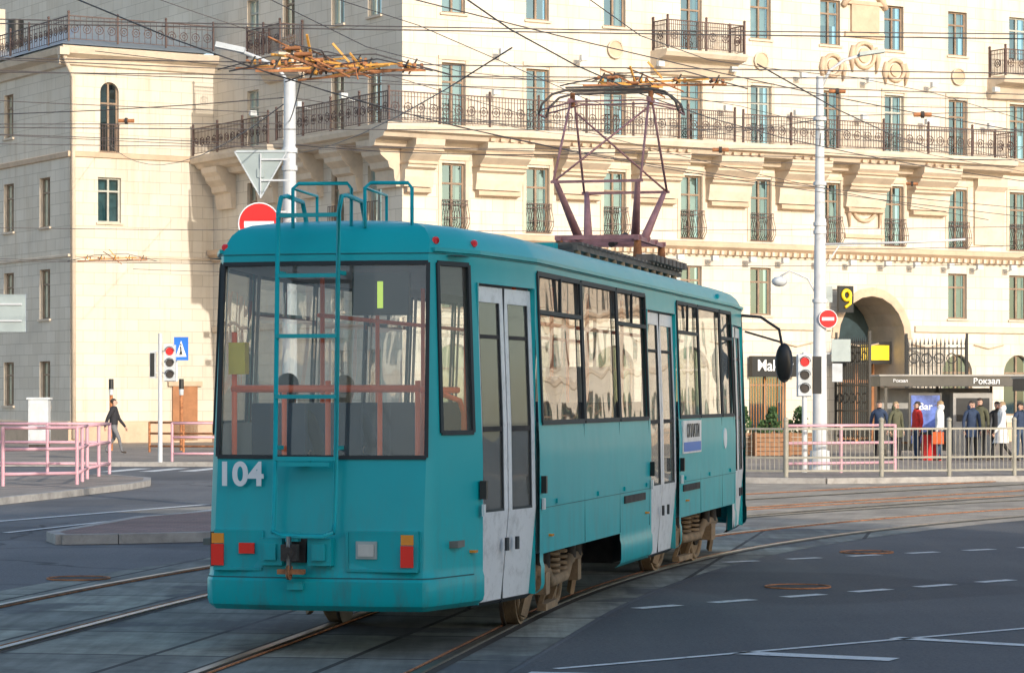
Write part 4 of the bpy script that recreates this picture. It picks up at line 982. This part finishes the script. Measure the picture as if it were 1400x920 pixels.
jk=cm('jacket_black',(.025,.025,.03)); gr=cm('trousers_grey',(.16,.16,.17)); jn=cm('jeans',(.05,.08,.14)); rd=cm('jacket_red',(.65,.04,.03)); wh=cm('coat_white',(.75,.73,.71)); nv=cm('jacket_navy',(.03,.05,.10)); ol=cm('jacket_olive',(.10,.10,.06)); og=cm('bag_orange',(.75,.14,.04)); pk=cm('trousers_black',(.02,.02,.022))
person('pedestrian',(-12.75,89,.12),R(-10),jk,gr,pose='walk',h=1.78,bulk=1.15)
person('pedestrian',(10.7,81,.12),R(-100),nv,pk,h=1.72); person('pedestrian',(11.05,80,.12),R(-60),ol,pk,HB,h=1.7,coat=.7,hood=True)
person('pedestrian',(11.75,80.6,.12),R(200),rd,jn,h=1.7,bulk=1.15); person('pedestrian',(12.25,79.6,.12),R(160),wh,jn,HB,h=1.72,bulk=1.15,bag=og,hood=True)
person('pedestrian',(13.15,79.5,.12),R(-80),nv,pk,h=1.72,coat=.7,hood=True); person('pedestrian',(13.55,80.5,.12),R(-120),ol,pk,h=1.8,bulk=1.1)
person('pedestrian',(13.85,78.6,.12),R(190),wh,pk,HB,h=1.7,coat=.55,hood=True,pose='walk'); person('pedestrian',(14.1,80.8,.12),R(-90),jk,pk,h=1.7); person('pedestrian',(14.5,79.3,.12),R(-60),nv,jn,h=1.66,bulk=1.1)
person('passenger_by_rear',(1.25,.65,.36),0,jk,pk,pose='sit',parent=tram); person('passenger_in_cap',(3.1,.72,.36),0,nv,pk,HB,pose='sit',parent=tram); person('passenger_at_window',(4.9,-.75,.36),0,ol,pk,pose='sit',parent=tram)

# ---------------------------------------------------------------- light, world, camera
w=bpy.data.worlds.new('World'); scene.world=w; w.use_nodes=True; n=w.node_tree
sky=n.nodes.new('ShaderNodeTexSky'); sky.sky_type='NISHITA'; sky.sun_disc=False; sky.sun_elevation=R(EL); sky.sun_rotation=math.atan2(SX,SY); sky.air_density=1.0; sky.dust_density=1.2
bg=n.nodes['Background']; bg.inputs[1].default_value=.26
n.links.new(sky.outputs[0],bg.inputs[0])
sl=bpy.data.lights.new('sun','SUN'); sl.energy=3.8; sl.angle=R(.5); sl.color=(1,.92,.80)
so=bpy.data.objects.new('sun',sl); scene.collection.objects.link(so)
ce=math.cos(R(EL)); so.rotation_euler=Vector((SX*ce,SY*ce,math.sin(R(EL)))).to_track_quat('Z','Y').to_euler()
cam=bpy.data.cameras.new('camera'); co=bpy.data.objects.new('camera',cam); scene.collection.objects.link(co)
co.location=(0,0,1.92); co.rotation_euler=(R(90),0,0); cam.sensor_width=36; cam.lens=3800/1400*36; cam.shift_y=(544-460)/1400; cam.clip_end=3000; cam.clip_start=.1
scene.camera=co
scene.view_settings.view_transform='Standard'; scene.view_settings.look='None'; scene.view_settings.exposure=0
